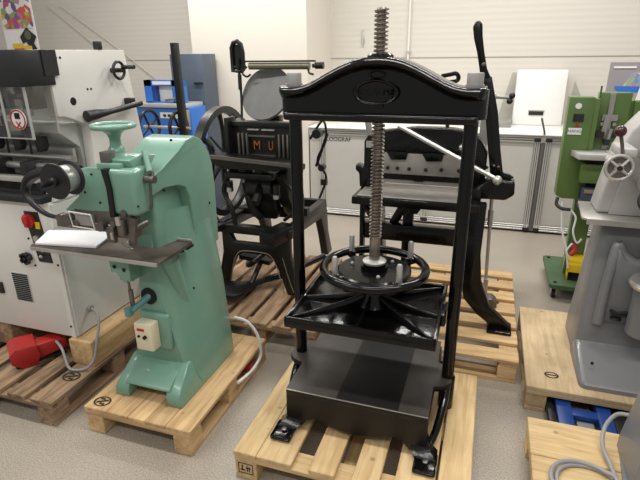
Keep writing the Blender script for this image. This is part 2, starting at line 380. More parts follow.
# ------------------------------------------------------------------ pallets
def pallet(label, x0, x1, y0, y1, decks, wm, along='y', nbx=3, nby=3, bw=.10, H=.144, lowboards=True, name='wooden_pallet', rz=0, stamps=(), ovals=(), group=None, inset=.0):
    cx, cy = (x0+x1)/2, (y0+y1)/2
    t = thing(name, label, 'pallet', (cx, cy, 0), group)
    X = lambda v: v
    o = '_'
    cross = 'x' if along == 'y' else 'y'
    for (a, b, *ext) in decks:
        dz = ext[0] if ext else 0
        mb = MB()
        if along == 'y': mb.box(a, b, y0, y1, H-.022, H+dz, bev=.003, seg=1)
        else: mb.box(x0, x1, a, b, H-.022, H+dz, bev=.003, seg=1)
        mb.build('deck_board', f'{wm}_{along}', t)
    # stringers
    n = nby if along == 'y' else nbx
    for i in range(n):
        mb = MB()
        if along == 'y':
            p = y0+inset+(y1-y0-2*inset-bw)*i/(n-1); mb.box(x0+.004, x1-.004, p, p+bw, H-.044, H-.0225, bev=.002, seg=1)
        else:
            p = x0+inset+(x1-x0-2*inset-bw)*i/(n-1); mb.box(p, p+bw, y0+.004, y1-.004, H-.044, H-.0225, bev=.002, seg=1)
        mb.build('stringer_board', f'{wm}_{cross}', t)
    for i in range(nbx):
        for j in range(nby):
            px = x0+.004+(x1-x0-bw-.008)*i/(nbx-1); py = y0+.004+(y1-y0-bw-.008)*j/(nby-1)
            mb = MB(); mb.box(px, px+bw, py, py+bw, .0225, H-.0445, bev=.003, seg=1)
            bl = mb.build('block', f'{wm}_{along}', t)
            if (i, j) in stamps:
                mb = MB()
                for (a_, b_, c_, d_) in ((.014, .084, .030, .034), (.014, .084, .082, .086), (.014, .018, .03, .086), (.080, .084, .03, .086), (.024, .046, .046, .052), (.030, .036, .044, .074), (.050, .072, .058, .064), (.054, .058, .04, .076), (.064, .068, .042, .07)):
                    mb.box(px+a_, px+b_, py-.001, py, c_, d_)
                mb.build('burnt_stamp', 'ink', bl)
    if along == 'y' or lowboards:
        if along == 'y':
            for i in range(nbx):
                px = x0+.004+(x1-x0-bw-.008)*i/(nbx-1)
                mb = MB(); mb.box(px, px+bw, y0+.002, y1-.002, .0005, .022, bev=.002, seg=1); mb.build('bottom_board', f'{wm}_y', t)
        else:
            for j in range(nby):
                py = y0+.004+(y1-y0-bw-.008)*j/(nby-1)
                mb = MB(); mb.box(x0+.002, x1-.002, py, py+bw, .0005, .022, bev=.002, seg=1); mb.build('bottom_board', f'{wm}_x', t)
    for (ox, oy, ra, dark) in ovals:
        mb = MB()
        n = 28; rng = []
        for r0 in (1, .72):
            rng.append([(ox+ra*r0*math.cos(2*PI*k/n), oy+ra*.8*r0*math.sin(2*PI*k/n), H+.0012) for k in range(n)])
        if dark: rng[1] = [(ox+ra*.75*math.cos(2*PI*k/n), oy+ra*.8*.8*math.sin(2*PI*k/n), H+.0012) for k in range(n)]
        mb.loft(rng, cap=False)
        mb.box(ox-ra*.65, ox+ra*.65, oy-ra*.12, oy+ra*.16, H+.0002, H+.0012, rot=R(.5 if dark else 0, 'Z'), c=(ox, oy, H))
        if dark: mb.box(ox-ra*.5, ox+ra*.1, oy+ra*.25, oy+ra*.5, H+.0002, H+.0012); mb.box(ox-ra*.1, ox+ra*.5, oy-ra*.5, oy-ra*.22, H+.0002, H+.0012)
        mb.build('burnt_stamp', 'ink', t)
    return t

def evenly(a, b, n, gap):
    w = (b-a-gap*(n-1))/n; return [(a+i*(w+gap), a+i*(w+gap)+w) for i in range(n)]

pallet('small new pine pallet carrying the mint green stitching machine', -1.721, -1.13, 1.49, 2.31,
       [(-1.721, -1.585), (-1.583, -1.468), (-1.466, -1.372), (-1.370, -1.262), (-1.260, -1.13)], 'pine', nbx=2, nby=3, bw=.095, ovals=((-1.655, 1.545, .045, True),))
pallet('pale new pine pallet under the tall black standing press', -.895, .075, 1.452, 2.30,
       [(-.895, -.79), (-.788, -.63), (-.555, -.445), (-.375, -.268), (-.212, -.06), (-.05, .075, .006)], 'fresh', stamps=((0, 0),))
pallet('weathered brown pallet under the old black treadle printing press', -1.97, -.87, 2.46, 3.62,
       evenly(-1.97, -.87, 7, .035), 'worn', nby=3, nbx=4)
pallet('pine pallet with gapped slats under the black board cutter', -.80, .285, 2.50, 3.74,
       evenly(2.50, 3.74, 7, .075), 'pine', along='x', nbx=3, nby=3)
pallet('dark weathered pallet on the far left carrying the red foot pedal', -3.3, -1.885, 1.455, 2.42,
       [(-3.3, -3.16), (-3.1, -2.97), (-2.93, -2.80), (-2.74, -2.62), (-2.56, -2.42), (-2.37, -2.22), (-2.17, -2.06), (-2.02, -1.885)], 'old', stamps=(), ovals=((-1.955, 1.66, .05, True),), nbx=4)
# plywood topped pallet (right)
t = pallet('plywood topped pallet under the grey machine at right edge', .312, 1.35, 2.30, 3.18, [(.312, 1.35)], 'ply', nbx=3, nby=3, H=.144, ovals=((.44, 2.43, .035, False),))
pallet('pale pine pallet at bottom right holding the coiled grey cable', .305, 1.3, 1.1, 2.06,
       [(1.1, 1.27), (1.275, 1.44), (1.445, 1.605), (1.61, 1.82), (1.825, 2.06)], 'fresh', along='x', nbx=3, nby=3)

# timber beams under the left machine
mb = MB(); mb.box(-2.045, -1.895, 1.765, 2.42, .1445, .292, bev=.006)
tag(rebase(mb.build('timber_beam', 'pine_y'), (-1.97, 2.2, .1445)), 'thick long timber beam on the dark pallet, its sawn end beside the white cable', 'timber')
mb = MB(); mb.box(-2.68, -2.50, 1.80, 2.42, .1445, .292, bev=.006)
tag(rebase(mb.build('timber_beam', 'worn_y'), (-2.59, 2.2, .1445)), 'timber beam at left edge behind the red foot pedal', 'timber')

# ------------------------------------------------------------------ standing press (front, black)
AX, AY = -.415, 1.965
press = thing('standing_press', 'tall glossy black standing press with central screw and arched crossbeam on pale pallet', 'press', (AX, AY, .15))
BZ = .35
# bed
mb = MB()
top = [(-.728, 1.66), (-.112, 1.66), (-.115, 1.87), (-.075, 1.885), (-.042, 1.92), (-.042, 2.01), (-.075, 2.045), (-.115, 2.06), (-.118, 2.25), (-.728, 2.25), (-.728, 2.06), (-.775, 2.045), (-.808, 2.01), (-.808, 1.92), (-.775, 1.885), (-.728, 1.87)]
mb.prism(top, 'z', BZ-.03, BZ-.001, bev=.003); bed = mb.build('bed', 'satin_black', press)
mb = MB(); mb.prism([(x*1, y) for x, y in top], 'z', BZ-.001, BZ+.0005); mb.build('bed_top', 'bed_top', bed)
mb = MB(); mb.box(-.50, -.235, 1.664, 2.246, BZ+.0006, BZ+.0016); mb.build('worn_band', 'bed_band', bed)  # thin sheet on the bed, darker and smoother than the rest
mb = MB(); mb.box(-.728, -.112, 1.6575, 1.66, BZ-.003, BZ+.0005); mb.build('bare_edge', 'steel', bed)
# skirt with arch
arch = [(-.728, BZ-.03), (-.728, .175), (-.66, .165), (-.635, .20), (-.60, .215), (-.56, .205), (-.50, .187), (-.42, .178), (-.34, .187), (-.28, .205), (-.24, .215), (-.205, .20), (-.18, .165), (-.112, .175), (-.112, BZ-.03)]
mb = MB(); mb.prism(arch, 'y', 1.662, 1.69); mb.prism(arch, 'y', 2.22, 2.248)
sarch = [(1.69, BZ-.03), (1.69, .30), (1.74, .31), (1.80, .32), (2.1, .32), (2.22, .30), (2.22, BZ-.03)]
mb.box(-.728, -.70, 1.69, 2.22, .275, BZ-.03); mb.box(-.14, -.112, 1.69, 2.22, .275, BZ-.03)
mb.build('skirt', 'satin_black', press)
# ears carrying the columns
for sx in (-1, 1):
    x = AX+sx*.352
    mb = MB(); mb.cyl((x, AY, .19), (x, AY, BZ-.002), .034, n=24)
    mb.build('column_socket', 'gloss_black', press)
# legs : four splayed feet
for sx in (-1, 1):
    for fy in (1.66, 2.25):
        s = -1 if fy < 2 else 1
        x = AX+sx*.288
        mb = MB()
        rings = []
        for (z, ox, oy, w, d) in [(.30, -.028, -.012, .030, .03), (.23, -.02, -.010, .034, .034), (.19, -.006, .010, .038, .045), (.166, .016, .030, .046, .07)]:
            cx, cy = x+sx*ox, fy-s*.03+s*oy
            rings.append([(cx-w, cy-d/2, z), (cx+w, cy-d/2, z), (cx+w, cy+d/2, z), (cx-w, cy+d/2, z)])
        mb.loft(rings)
        cx, cy = x+sx*.020, fy+s*.048
        mb.box(cx-.046, cx+.046, cy-.056, cy+.056, .1515, .164, bev=.006)
        mb.box(cx-.046, cx-.039, cy-.054, cy+.054, .162, .171, bev=.003); mb.box(cx+.039, cx+.046, cy-.054, cy+.054, .162, .171, bev=.003); mb.box(cx-.045, cx+.045, cy+s*.045, cy+s*.053, .162, .170, bev=.003)
        leg = mb.build('leg', 'gloss_black', press)
        mb = MB(); mb.lathe([(.013, 0), (.013, .006), (.008, .009), (0, .009)], (cx, cy, .168), n=6); mb.build('bolt', 'dark_steel', leg)
for sx in (-1, 1):
    x = AX+sx*.352
    mb = MB(); mb.lathe([(.0265, BZ-.01), (.0265, 1.5)], (x, AY, 0), n=28); mb.build('column', 'gloss_black', press)
    mb = MB(); mb.lathe([(.030, 1.602), (.030, 1.648), (.028, 1.653), (0.0, 1.653)], (x, AY, 0), n=24); mb.lathe([(.034, 1.60), (.034, 1.612), (.0, 1.612)], (x, AY, 0), n=24); mb.build('column_nut', 'nut_grey', press)
for sx in (-1, 1):
    x = AX+sx*.352
    mb = MB(); mb.tube([(x, AY, .33), (x-sx*.002, AY-.10, .29), (x-sx*.02, AY-.22, .22), (x-sx*.05, 1.67, .165)], [.02, .018, .016, .014], 12); mb.tube([(x, AY, .30), (x, AY+.12, .26), (x-sx*.03, 2.24, .165)], [.028, .024, .024], 12); mb.build('side_leg', 'gloss_black', press)
# crossbeam
def topcurve(u):   # u: -1..1 -> z
    a = abs(u)
    pts = [(0, 1.708), (.12, 1.706), (.25, 1.695), (.38, 1.674), (.5, 1.65), (.62, 1.625), (.72, 1.608), (.82, 1.60), (.92, 1.60), (1, 1.603)]
    for (a0, z0), (a1, z1) in zip(pts, pts[1:]):
        if a <= a1:
            f = (a-a0)/(a1-a0); return z0+(z1-z0)*f
    return pts[-1][1]
HW = .395
N = 48
web = [(AX-HW*.93, 1.50)]+[(AX+HW*.95*(-1+2*i/N), topcurve((-1+2*i/N)*.95)-.02) for i in range(N+1)]+[(AX+HW*.93, 1.50)]
mb = MB(); mb.prism(web, 'y', AY-.055, AY+.055); 
beam = mb.build('crossbeam', 'gloss_black', press)
mb = MB(); rings = []
for i in range(N+1):
    u = -1+2*i/N; x = AX+HW*u; z = topcurve(u); th = .042
    hw_ = .088*(1 if abs(u) < .93 else (1-.35*((abs(u)-.93)/.07)**2))
    prof = [(-hw_, -th*.6), (-hw_-.006, -th*.35), (-hw_, 0-.003), (-hw_*.85, .002), (hw_*.85, .002), (hw_, -.003), (hw_+.006, -th*.35), (hw_, -th*.6), (hw_*.7, -th), (-hw_*.7, -th)]
    rings.append([(x, AY+py, z+pz) for py, pz in prof])
mb.loft(rings); mb.build('top_flange', 'gloss_black', beam, ang=50)
mb = MB(); mb.box(AX-HW*.95, AX+HW*.95, AY-.085, AY+.085, 1.474, 1.506, bev=.012, seg=3); mb.build('bottom_flange', 'gloss_black', beam)
for sx in (-1, 1):
    x = AX+sx*.352; mb = MB(); mb.cyl((x, AY, 1.49), (x, AY, 1.595), .052, n=24); mb.build('column_boss', 'gloss_black', beam)
# embossed oval with lettering
mb = MB(); mb.lathe([(.0001, AY-.062), (.07, AY-.062), (.075, AY-.07), (.085, AY-.072), (.09, AY-.066), (.092, AY-.05), (0, AY-.05)], (AX, 0, 1.585), 'y', n=40)
for v in mb.bm.verts: v.co.z = 1.585+(v.co.z-1.585)*.52
em = mb.build('oval_emblem', 'gloss_black', beam, ang=60)
text('emblem_lettering', 'KRAUSE', .038, 'gloss_black', em, facing_front(AX, AY-.0615, 1.585), .005, 1.0)
mb = MB(); mb.torus((AX, AY-.058, 1.652), .028, .006, 'y'); mb.box(AX-.03, AX+.03, AY-.063, AY-.05, 1.527, 1.542, bev=.004)
for v in mb.bm.verts:
    if v.co.z > 1.6: v.co.z = 1.648+(v.co.z-1.652)*.45
mb.build('cast_ornament', 'gloss_black', beam)
mb = MB(); mb.lathe([(.052, 1.70), (.05, 1.715), (.04, 1.722), (.0, 1.722)], (AX, AY, 0)); mb.lathe([(.05, 1.47), (.055, 1.5), (.0, 1.5)], (AX, AY, 0)); mb.build('screw_nut', 'gloss_black', beam)
# screw
mb = MB(); mb.thread((AX, AY), .985, 1.875, .0165, .0105, .0150); mb.lathe([(.022, .885), (.0235, .89), (.0235, .985), (.022, .99)], (AX, AY, 0)); mb.lathe([(.02, 1.874), (.017, 1.88), (0, 1.88)], (AX, AY, 0))
mb.build('screw', 'screw_steel', press, ang=25)
mb = MB(); mb.lathe([(.0, .866), (.05, .866), (.052, .870), (.052, .876), (.046, .880), (.0235, .884), (0, .884)], (AX, AY, 0)); mb.build('screw_collar', 'nut_grey', press)
# handwheel
hw = MB(); hw.torus((AX, AY, .84), .222, .019, 'z', 64, 14); wheel = hw.build('handwheel', 'gloss_black', press)
mb = MB(); mb.lathe([(0, .815), (.158, .815), (.162, .82), (.162, .832), (.155, .838), (.06, .840), (.06, .858), (.0, .862)], (AX, AY, 0), n=48); mb.build('hub_disc', 'gloss_black', wheel)
for k in range(4):
    a = PI/4+k*PI/2; d = Vector((math.cos(a), math.sin(a), 0)); c = Vector((AX, AY, .826))
    mb = MB(); mb.tube([c+d*.12, c+d*.215], [.02, .014], 10, flat=.6); mb.build('spoke', 'gloss_black', wheel)
for (dx, dy) in ((-.142, -.128), (-.142, .15), (.136, .142), (.132, -.132)):
    mb = MB(); x, y = AX+dx, AY+dy; mb.lathe([(.0125, .84), (.0125, .918), (.0085, .926), (0, .926)], (x, y, 0), n=18); mb.build('grip_pin', 'steel', wheel)
    mb = MB(); mb.lathe([(.02, .826), (.02, .846), (.014, .85), (0, .85)], (x, y, 0), n=18); mb.build('pin_boss', 'gloss_black', wheel)
for k in range(3):
    a = .9+k*2*PI/3; mb = MB(); mb.sphere((AX+.105*math.cos(a), AY+.105*math.sin(a), .842), .009); mb.build('bolt', 'nut_grey', wheel)
# platen
px0, px1, py0, py1 = -.742, -.108, 1.70, 2.22
mb = MB(); mb.box(px0, px1, py0, py1, .634, .668, bev=.002)
for (a, b, c, d) in ((px0, px1, py0, py0+.016), (px0, px1, py1-.016, py1), (px0, px0+.016, py0, py1), (px1-.016, px1, py0, py1)): mb.box(a, b, c, d, .650, .684, bev=.004)
for sx in (-1, 1):
    x = AX+sx*.352; mb.box(min(x-sx*.05, x-sx*.028), max(x-sx*.05, x-sx*.028), AY-.07, AY+.07, .635, .69, bev=.006)
plat = mb.build('platen', 'gloss_black', press)
mb = MB(); mb.lathe([(.08, .66), (.065, .68), (.05, .71), (.045, .80), (.045, .815), (0, .815)], (AX, AY, 0)); mb.build('platen_hub', 'gloss_black', plat)
for k, (tx, ty) in enumerate([(px0+.03, py0+.03), (AX-.02, py0+.02), (px1-.03, py0+.03), (px1-.02, AY-.05), (px1-.03, py1-.03), (AX, py1-.02), (px0+.03, py1-.03), (px0+.02, AY-.04)]):
    e = Vector((tx, ty, 0)); c = Vector((AX, AY, 0)); d = (e-c).normalized(); n = Vector((-d.y, d.x, 0))*.007
    rings = []
    for f, zt in ((.09, .725), (.3, .710), (.6, .695), (1, .680)):
        p = c+(e-c)*f if f > .1 else c+d*.045
        rings.append([p-n+Vector((0, 0, .645)), p+n+Vector((0, 0, .645)), p+n*.8+Vector((0, 0, zt-.004)), p+n*.3+Vector((0, 0, zt)), p-n*.3+Vector((0, 0, zt)), p-n*.8+Vector((0, 0, zt-.004))])
    mb = MB(); mb.loft(rings); mb.build('rib', 'gloss_black', plat, ang=50)

# ------------------------------------------------------------------ mint green stitcher
GX = -1.44
st = thing('wire_stitching_machine', 'mint green cast wire stitcher with handwheel and flat iron table on small pallet', 'machine', (GX, 1.9, .144))
mb = MB()
def slice_(z, yf, yb, hf, hb, m=.0):
    # trapezoid with chamfered corners, 12 points
    c = min(.025, hf*.5); x = GX
    return [(x-hf+c, yf, z), (x+hf-c, yf, z), (x+hf, yf+c, z), (x+hf+(hb-hf)*.55, yf+(yb-yf)*.32, z), (x+hb, yf+(yb-yf)*.6, z), (x+hb, yb-.05, z), (x+hb-.02, yb-.015, z), (x+hb-.05, yb, z),
            (x-hb+.05, yb, z), (x-hb+.02, yb-.015, z), (x-hb, yb-.05, z), (x-hb, yf+(yb-yf)*.6, z), (x-hf-(hb-hf)*.55, yf+(yb-yf)*.32, z), (x-hf, yf+c, z)]
sl = [(.1445, 1.80, 2.18, .19, .192), (.20, 1.77, 2.18, .188, .192), (.30, 1.742, 2.175, .162, .188), (.45, 1.742, 2.175, .125, .178), (.62, 1.742, 2.172, .088, .168), (.80, 1.742, 2.168, .068, .150), (.90, 1.745, 2.165, .066, .135), (1.0, 1.755, 2.165, .066, .125), (1.05, 1.76, 2.16, .066, .12)]
mb.loft([slice_(*s) for s in sl])
# base plinth with arched front: side walls + rear
yA = 1.74
foot = [(1.612, .1445), (1.610, .195), (1.622, .215), (1.742, .308), (1.80, .315), (1.90, .30), (1.90, .1445)]
for sx in (-1, 1):
    a, b = GX+sx*.193, GX+sx*.112
    fb = MB(); fb.prism(foot, 'x', min(a, b), max(a, b), bev=.007, seg=2)
    for v in fb.bm.verts: v.co.x = GX+(v.co.x-GX)*(1-.17*(v.co.z-.1445)/.17)
    tmp = bpy.data.meshes.new('tmp'); fb.bm.to_mesh(tmp); mb.bm.from_mesh(tmp); fb.bm.free(); bpy.data.meshes.remove(tmp)
mb.box(GX-.15, GX+.15, 1.95, 2.17, .1445, .3)
body = mb.build('body', 'green', st, ang=40)
mb = MB(); mb.prism([(1.618, .224), (1.628, .234), (1.742, .303), (1.80, .303), (1.80, .278), (1.745, .280), (1.628, .210)], 'x', GX-.125, GX+.125, bev=.004); mb.build('toe_cover', 'green', st)
mb = MB(); mb.box(GX-.1, GX+.1, 1.80, 1.95, .1445, .28); mb.build('toe_recess', 'green', st)
mb = MB(); mb.box(GX-.10, GX+.10, 1.70, 1.80, .185, .20, bev=.004); mb.build('foot_treadle', 'green_dark', st)
# upper casting
outer = [(1.72, 1.15), (1.675, 1.165), (1.66, 1.20), (1.665, 1.21), (1.72, 1.225), (1.80, 1.262), (1.90, 1.322), (1.97, 1.360), (2.04, 1.370), (2.10, 1.345), (2.15, 1.29), (2.182, 1.21), (2.19, 1.1), (2.18, .80), (1.975, .80), (1.965, 1.0), (1.955, 1.10), (1.93, 1.15), (1.88, 1.17), (1.80, 1.175)]
mb = MB(); mb.prism(outer, 'x', GX-.105, GX+.13, bev=.085, seg=8)
mb.prism([(1.75, .88), (1.755, 1.14), (1.78, 1.22), (2.0, 1.22), (2.0, .88)], 'x', GX-.078, GX+.078, bev=.02, seg=3)
for v in mb.bm.verts:
    if v.co.z > 1.15:
        f = 1-.36*min(1, max(0, (1.90-v.co.y)/.2))
        v.co.x = GX+(v.co.x-GX)*f
mb.build('arm_casting', 'green', st, ang=60)
# rounded lump under table
mb = MB(); mb.sphere((GX+.085, 1.80, .83), .05, (.8, .9, 1.1)); mb.tube([(GX+.085, 1.80, .83), (GX+.10, 1.86, .6), (GX+.13, 1.92, .45)], [.045, .03, .01], 16); mb.build('table_bracket', 'green', st)
# side screws
mb = MB()
for (y, z, x) in ((1.9, 1.37, GX+.10), (2.12, 1.02, GX+.13), (1.80, 1.165, GX+.105), (1.87, .66, GX+.155)): mb.sphere((x, y, z), .006)
mb.build('oil_hole', 'hole', st)
# head
mb = MB(); mb.box(GX-.01, GX+.122, 1.585, 1.70, 1.105, 1.30, bev=.022, seg=4); head = mb.build('head', 'green', st, ang=50)
mb = MB(); mb.prism([(GX-.165, 1.285), (GX-.10, 1.297), (GX+.01, 1.297), (GX+.01, 1.115), (GX-.265, 1.092), (GX-.265, 1.106), (GX-.18, 1.17), (GX-.18, 1.275)], 'y', 1.60, 1.652, bev=.008, seg=2); mb.build('face_plate', 'green', head)
mb = MB(); mb.box(GX-.06, GX+.055, 1.60, 1.69, 1.285, 1.318, bev=.006); mb.build('head_cap', 'green', head)
mb = MB(); mb.box(GX-.045, GX+.0, 1.61, 1.65, 1.315, 1.362, bev=.003); mb.build('slide_block', 'dark_steel', head)
mb = MB(); mb.prism([(GX-.018, 1.30), (GX+.008, 1.30), (GX+.018, 1.22), (GX+.014, 1.10), (GX-.008, 1.10), (GX-.004, 1.22)], 'y', 1.574, 1.60); mb.build('driver_bar', 'old_black', head)
for (x, z) in ((GX-.17, 1.19), (GX-.12, 1.27), (GX-.10, 1.15), (GX+.09, 1.15)):
    mb = MB(); mb.sphere((x+.03, 1.598, z), .005); mb.build('screw_head', 'hole', head)
# forming mechanism below the head
mb = MB(); random.seed(3)
mb.box(GX-.03, GX+.075, 1.60, 1.66, 1.0, 1.13, bev=.004); mb.box(GX+.02, GX+.05, 1.57, 1.6, 1.02, 1.09, bev=.003); mb.box(GX-.05, GX-.01, 1.58, 1.6, .98, 1.05, bev=.003)
mb.cyl((GX+.055, 1.58, 1.12), (GX+.055, 1.61, 1.12), .014); mb.cyl((GX+.0, 1.57, 1.07), (GX+.0, 1.6, 1.07), .012); mb.cyl((GX+.08, 1.6, 1.05), (GX+.08, 1.68, 1.05), .016)
mb.box(GX+.06, GX+.09, 1.59, 1.61, .97, 1.10, rot=R(.2, 'Y')); mb.cyl((GX+.03, 1.575, .99), (GX+.08, 1.575, .965), .005)
mb.build('stitch_former', 'dark_steel', st)
mb = MB(); mb.box(GX+.025, GX+.045, 1.562, 1.57, 1.07, 1.105); mb.box(GX-.022, GX-.01, 1.572, 1.58, 1.0, 1.03); mb.box(GX+.05, GX+.057, 1.58, 1.588, .96, 1.0); mb.build('polished_parts', 'bright_steel', st)
mb = MB(); mb.box(GX-.22, GX-.02, 1.60, 1.64, 1.055, 1.112, bev=.003); mb.cyl((GX-.25, 1.61, 1.06), (GX-.25, 1.57, 1.06), .028); mb.cyl((GX-.29, 1.61, 1.065), (GX-.29, 1.58, 1.065), .02); mb.cyl((GX-.205, 1.61, 1.05), (GX-.205, 1.58, 1.05), .018); mb.cyl((GX-.07, 1.60, 1.05), (GX-.07, 1.57, 1.05), .02); mb.box(GX-.33, GX-.02, 1.60, 1.62, 1.02, 1.04)
mb.build('wire_feed', 'dark_steel', st)
mb = MB(); pth = [(GX-.225, 1.575, 1.105), (GX-.11, 1.575, 1.10), (GX-.10, 1.575, 1.035), (GX-.215, 1.575, 1.04)]
mb.tube(pth, .0035, 8, close=True); mb.build('wire_guard', 'white', st)
mb = MB(); mb.box(GX-.205, GX-.115, 1.585, 1.60, 1.045, 1.09); mb.build('guide_plate', 'nut_grey', st)
# linkage at neck
mb = MB(); mb.tube([(GX+.10, 1.70, 1.33), (GX+.145, 1.68, 1.28), (GX+.15, 1.67, 1.25)], .008, 8); mb.cyl((GX+.12, 1.66, 1.25), (GX+.17, 1.66, 1.25), .016); mb.tube([(GX+.14, 1.67, 1.28), (GX+.135, 1.665, 1.15), (GX+.13, 1.66, 1.12)], .006, 8); mb.build('lock_lever', 'dark_steel', st)
mb = MB(); mb.prism([(1.62, 1.33), (1.70, 1.345), (1.80, 1.325), (1.72, 1.25), (1.66, 1.25)], 'x', GX-.06, GX+.09, bev=.01); mb.tube([(GX+.09, 1.72, 1.35), (GX+.15, 1.66, 1.28)], .012, 8); mb.build('neck_bracket', 'green', st)
# handwheel
wx, wy = GX-.045, 1.715
mb = MB(); mb.torus((wx, wy, 1.452), .082, .0115, 'z', 48, 12); w = mb.build('handwheel', 'green', st)
mb = MB(); mb.lathe([(.036, 1.34), (.033, 1.36), (.024, 1.37), (.022, 1.40), (.030, 1.42), (.05, 1.437), (.078, 1.448), (.078, 1.452), (.03, 1.445), (0, 1.442)], (wx, wy, 0)); mb.build('wheel_stem', 'green', w)
# table
TZ = .905
mb = MB(); mb.prism([(GX-.53, 1.612), (GX-.52, 1.60), (GX+.165, 1.605), (GX+.175, 1.615), (GX+.175, 1.87), (GX-.30, 1.87), (GX-.565, 1.782)], 'z', TZ-.016, TZ, bev=.003); tb = mb.build('work_table', 'table_iron', st)
mb = MB(); mb.box(GX-.52, GX+.17, 1.596, 1.604, TZ-.02, TZ-.002, bev=.002); mb.box(GX-.28, GX+.172, 1.86, 1.872, TZ, TZ+.012, bev=.002); mb.build('table_lip', 'steel', tb)
mb = MB(); mb.box(GX+.11, GX+.172, 1.83, 1.885, TZ-.03, TZ-.018, bev=.003); mb.cyl((GX+.12, 1.85, TZ-.05), (GX+.12, 1.85, TZ-.018), .015); mb.build('table_clamp', 'old_black', tb)
# front plate with bolts, shaft, rod
mb = MB(); mb.prism([(GX-.135, .875), (GX-.025, .875), (GX-.03, .765), (GX-.065, .755), (GX-.105, .80), (GX-.13, .80)], 'y', 1.655, 1.675, bev=.003); fp = mb.build('front_plate', 'green', st)
mb = MB()
for (x, z) in ((GX-.105, .83), (GX-.055, .82), (GX-.085, .865)): mb.cyl((x, 1.652, z), (x, 1.66, z), .009)
mb.build('bolt', 'hole', fp)
mb = MB(); mb.box(GX-.10, GX-.03, 1.67, 1.75, .76, .87); mb.build('plate_arm', 'green', st)
mb = MB(); mb.cyl((GX-.045, 1.66, .77), (GX-.045, 1.66, .70), .006); mb.cyl((GX-.042, 1.66, .72), (GX-.042, 1.66, .63), .011); mb.build('pull_rod', 'dark_steel', st)
mb = MB(); mb.cyl((GX-.01, 1.735, .655), (GX-.01, 1.742, .655), .042, n=30)
mb.build('shaft_hole', 'hole', st)
mb = MB(); mb.tube([(GX-.005, 1.76, .66), (GX-.04, 1.64, .62)], .016, 14); mb.box(GX-.058, GX-.03, 1.615, 1.65, .60, .645, bev=.004); mb.build('treadle_shaft', 'green_dark', st)
# cream switch box
mb = MB(); mb.box(GX-.07, GX+.095, 1.718, 1.745, .385, .575, bev=.012, seg=3); mb.build('switch_plinth', 'green', st)
mb = MB(); mb.box(GX-.055, GX+.042, 1.655, 1.718, .405, .548, bev=.008); sb = mb.build('switch_box', 'cream', st)
mb = MB(); mb.box(GX-.035, GX+.002, 1.651, 1.656, .512, .524); mb.build('red_label', 'red', sb)
mb = MB(); mb.cyl((GX+.005, 1.644, .482), (GX+.005, 1.656, .482), .009); mb.cyl((GX-.03, 1.648, .482), (GX-.03, 1.656, .482), .006); mb.build('push_button', 'hole', sb)
# spool
sx_, sz_ = GX-.205, 1.25
sp = thing('wire_spool', 'black flanged spool of stitching wire mounted left of the green machine head', 'spool', (sx_, 1.56, sz_))
for y in (1.52, 1.60):
    mb = MB(); mb.lathe([(.022, y-.003), (.073, y-.004), (.076, y), (.073, y+.004), (.022, y+.003)], (sx_, 0, sz_), 'y', n=48); mb.build('flange', 'plastic_black', sp)
mb = MB(); mb.lathe([(.055, 1.524), (.058, 1.55), (.055, 1.596)], (sx_, 0, sz_), 'y', n=40); mb.build('wire_winding', 'bright_steel', sp)
mb = MB(); mb.lathe([(.014, 1.44), (.016, 1.455), (.012, 1.465), (.012, 1.50), (.02, 1.505), (.02, 1.628), (.0, 1.628)], (sx_, 0, sz_), 'y', n=20); mb.build('spindle', 'old_black', sp)
mb = MB(); mb.box(sx_-.02, sx_+.11, 1.63, 1.65, sz_-.02, sz_+.02, bev=.004); mb.build('spool_bracket', 'old_black', st)
mb = MB(); mb.tube([(sx_-.0, 1.66, sz_+.02), (sx_-.12, 1.64, sz_+.015), (sx_-.22, 1.62, sz_-.01), (sx_-.262, 1.60, sz_-.06), (sx_-.24, 1.59, sz_-.12), (sx_-.16, 1.59, sz_-.175), (GX-.27, 1.60, 1.06)], [.026, .034, .034, .026, .02, .015, .012], 10, flat=.7); mb.build('wire_guide_band', 'old_black', st)

# paper
mb = MB(); mb.prism([(-1.945, 1.615), (-2.03, 1.780), (-1.69, 1.862), (-1.635, 1.660)], 'z', TZ+.0015, TZ+.0125, bev=.0015, seg=1)
tag(rebase(mb.build('paper_stack', 'paper'), (-1.8, 1.73, TZ)), 'white sheaf of printed paper lying on the iron table of the green machine', 'paper')
# cable and plug of green machine
t = thing('power_cable', 'white power cable with red plug behind the green machine pallet', 'cable', (-1.10, 2.25, 0))
mb = MB(); mb.tube([(-1.26, 2.19, .33), (-1.19, 2.20, .31), (-1.135, 2.20, .25), (-1.113, 2.20, .17), (-1.112, 2.19, .10), (-1.112, 2.08, .08), (-1.114, 1.92, .11)], .0085, 10); mb.build('cable', 'cable_white', t)
mb = MB(); mb.tube([(-1.21, 2.13, .056), (-1.165, 2.135, .056)], .027, 16); mb.tube([(-1.165, 2.135, .056), (-1.14, 2.137, .056)], [.032, .03], 16); mb.build('plug', 'red', t)

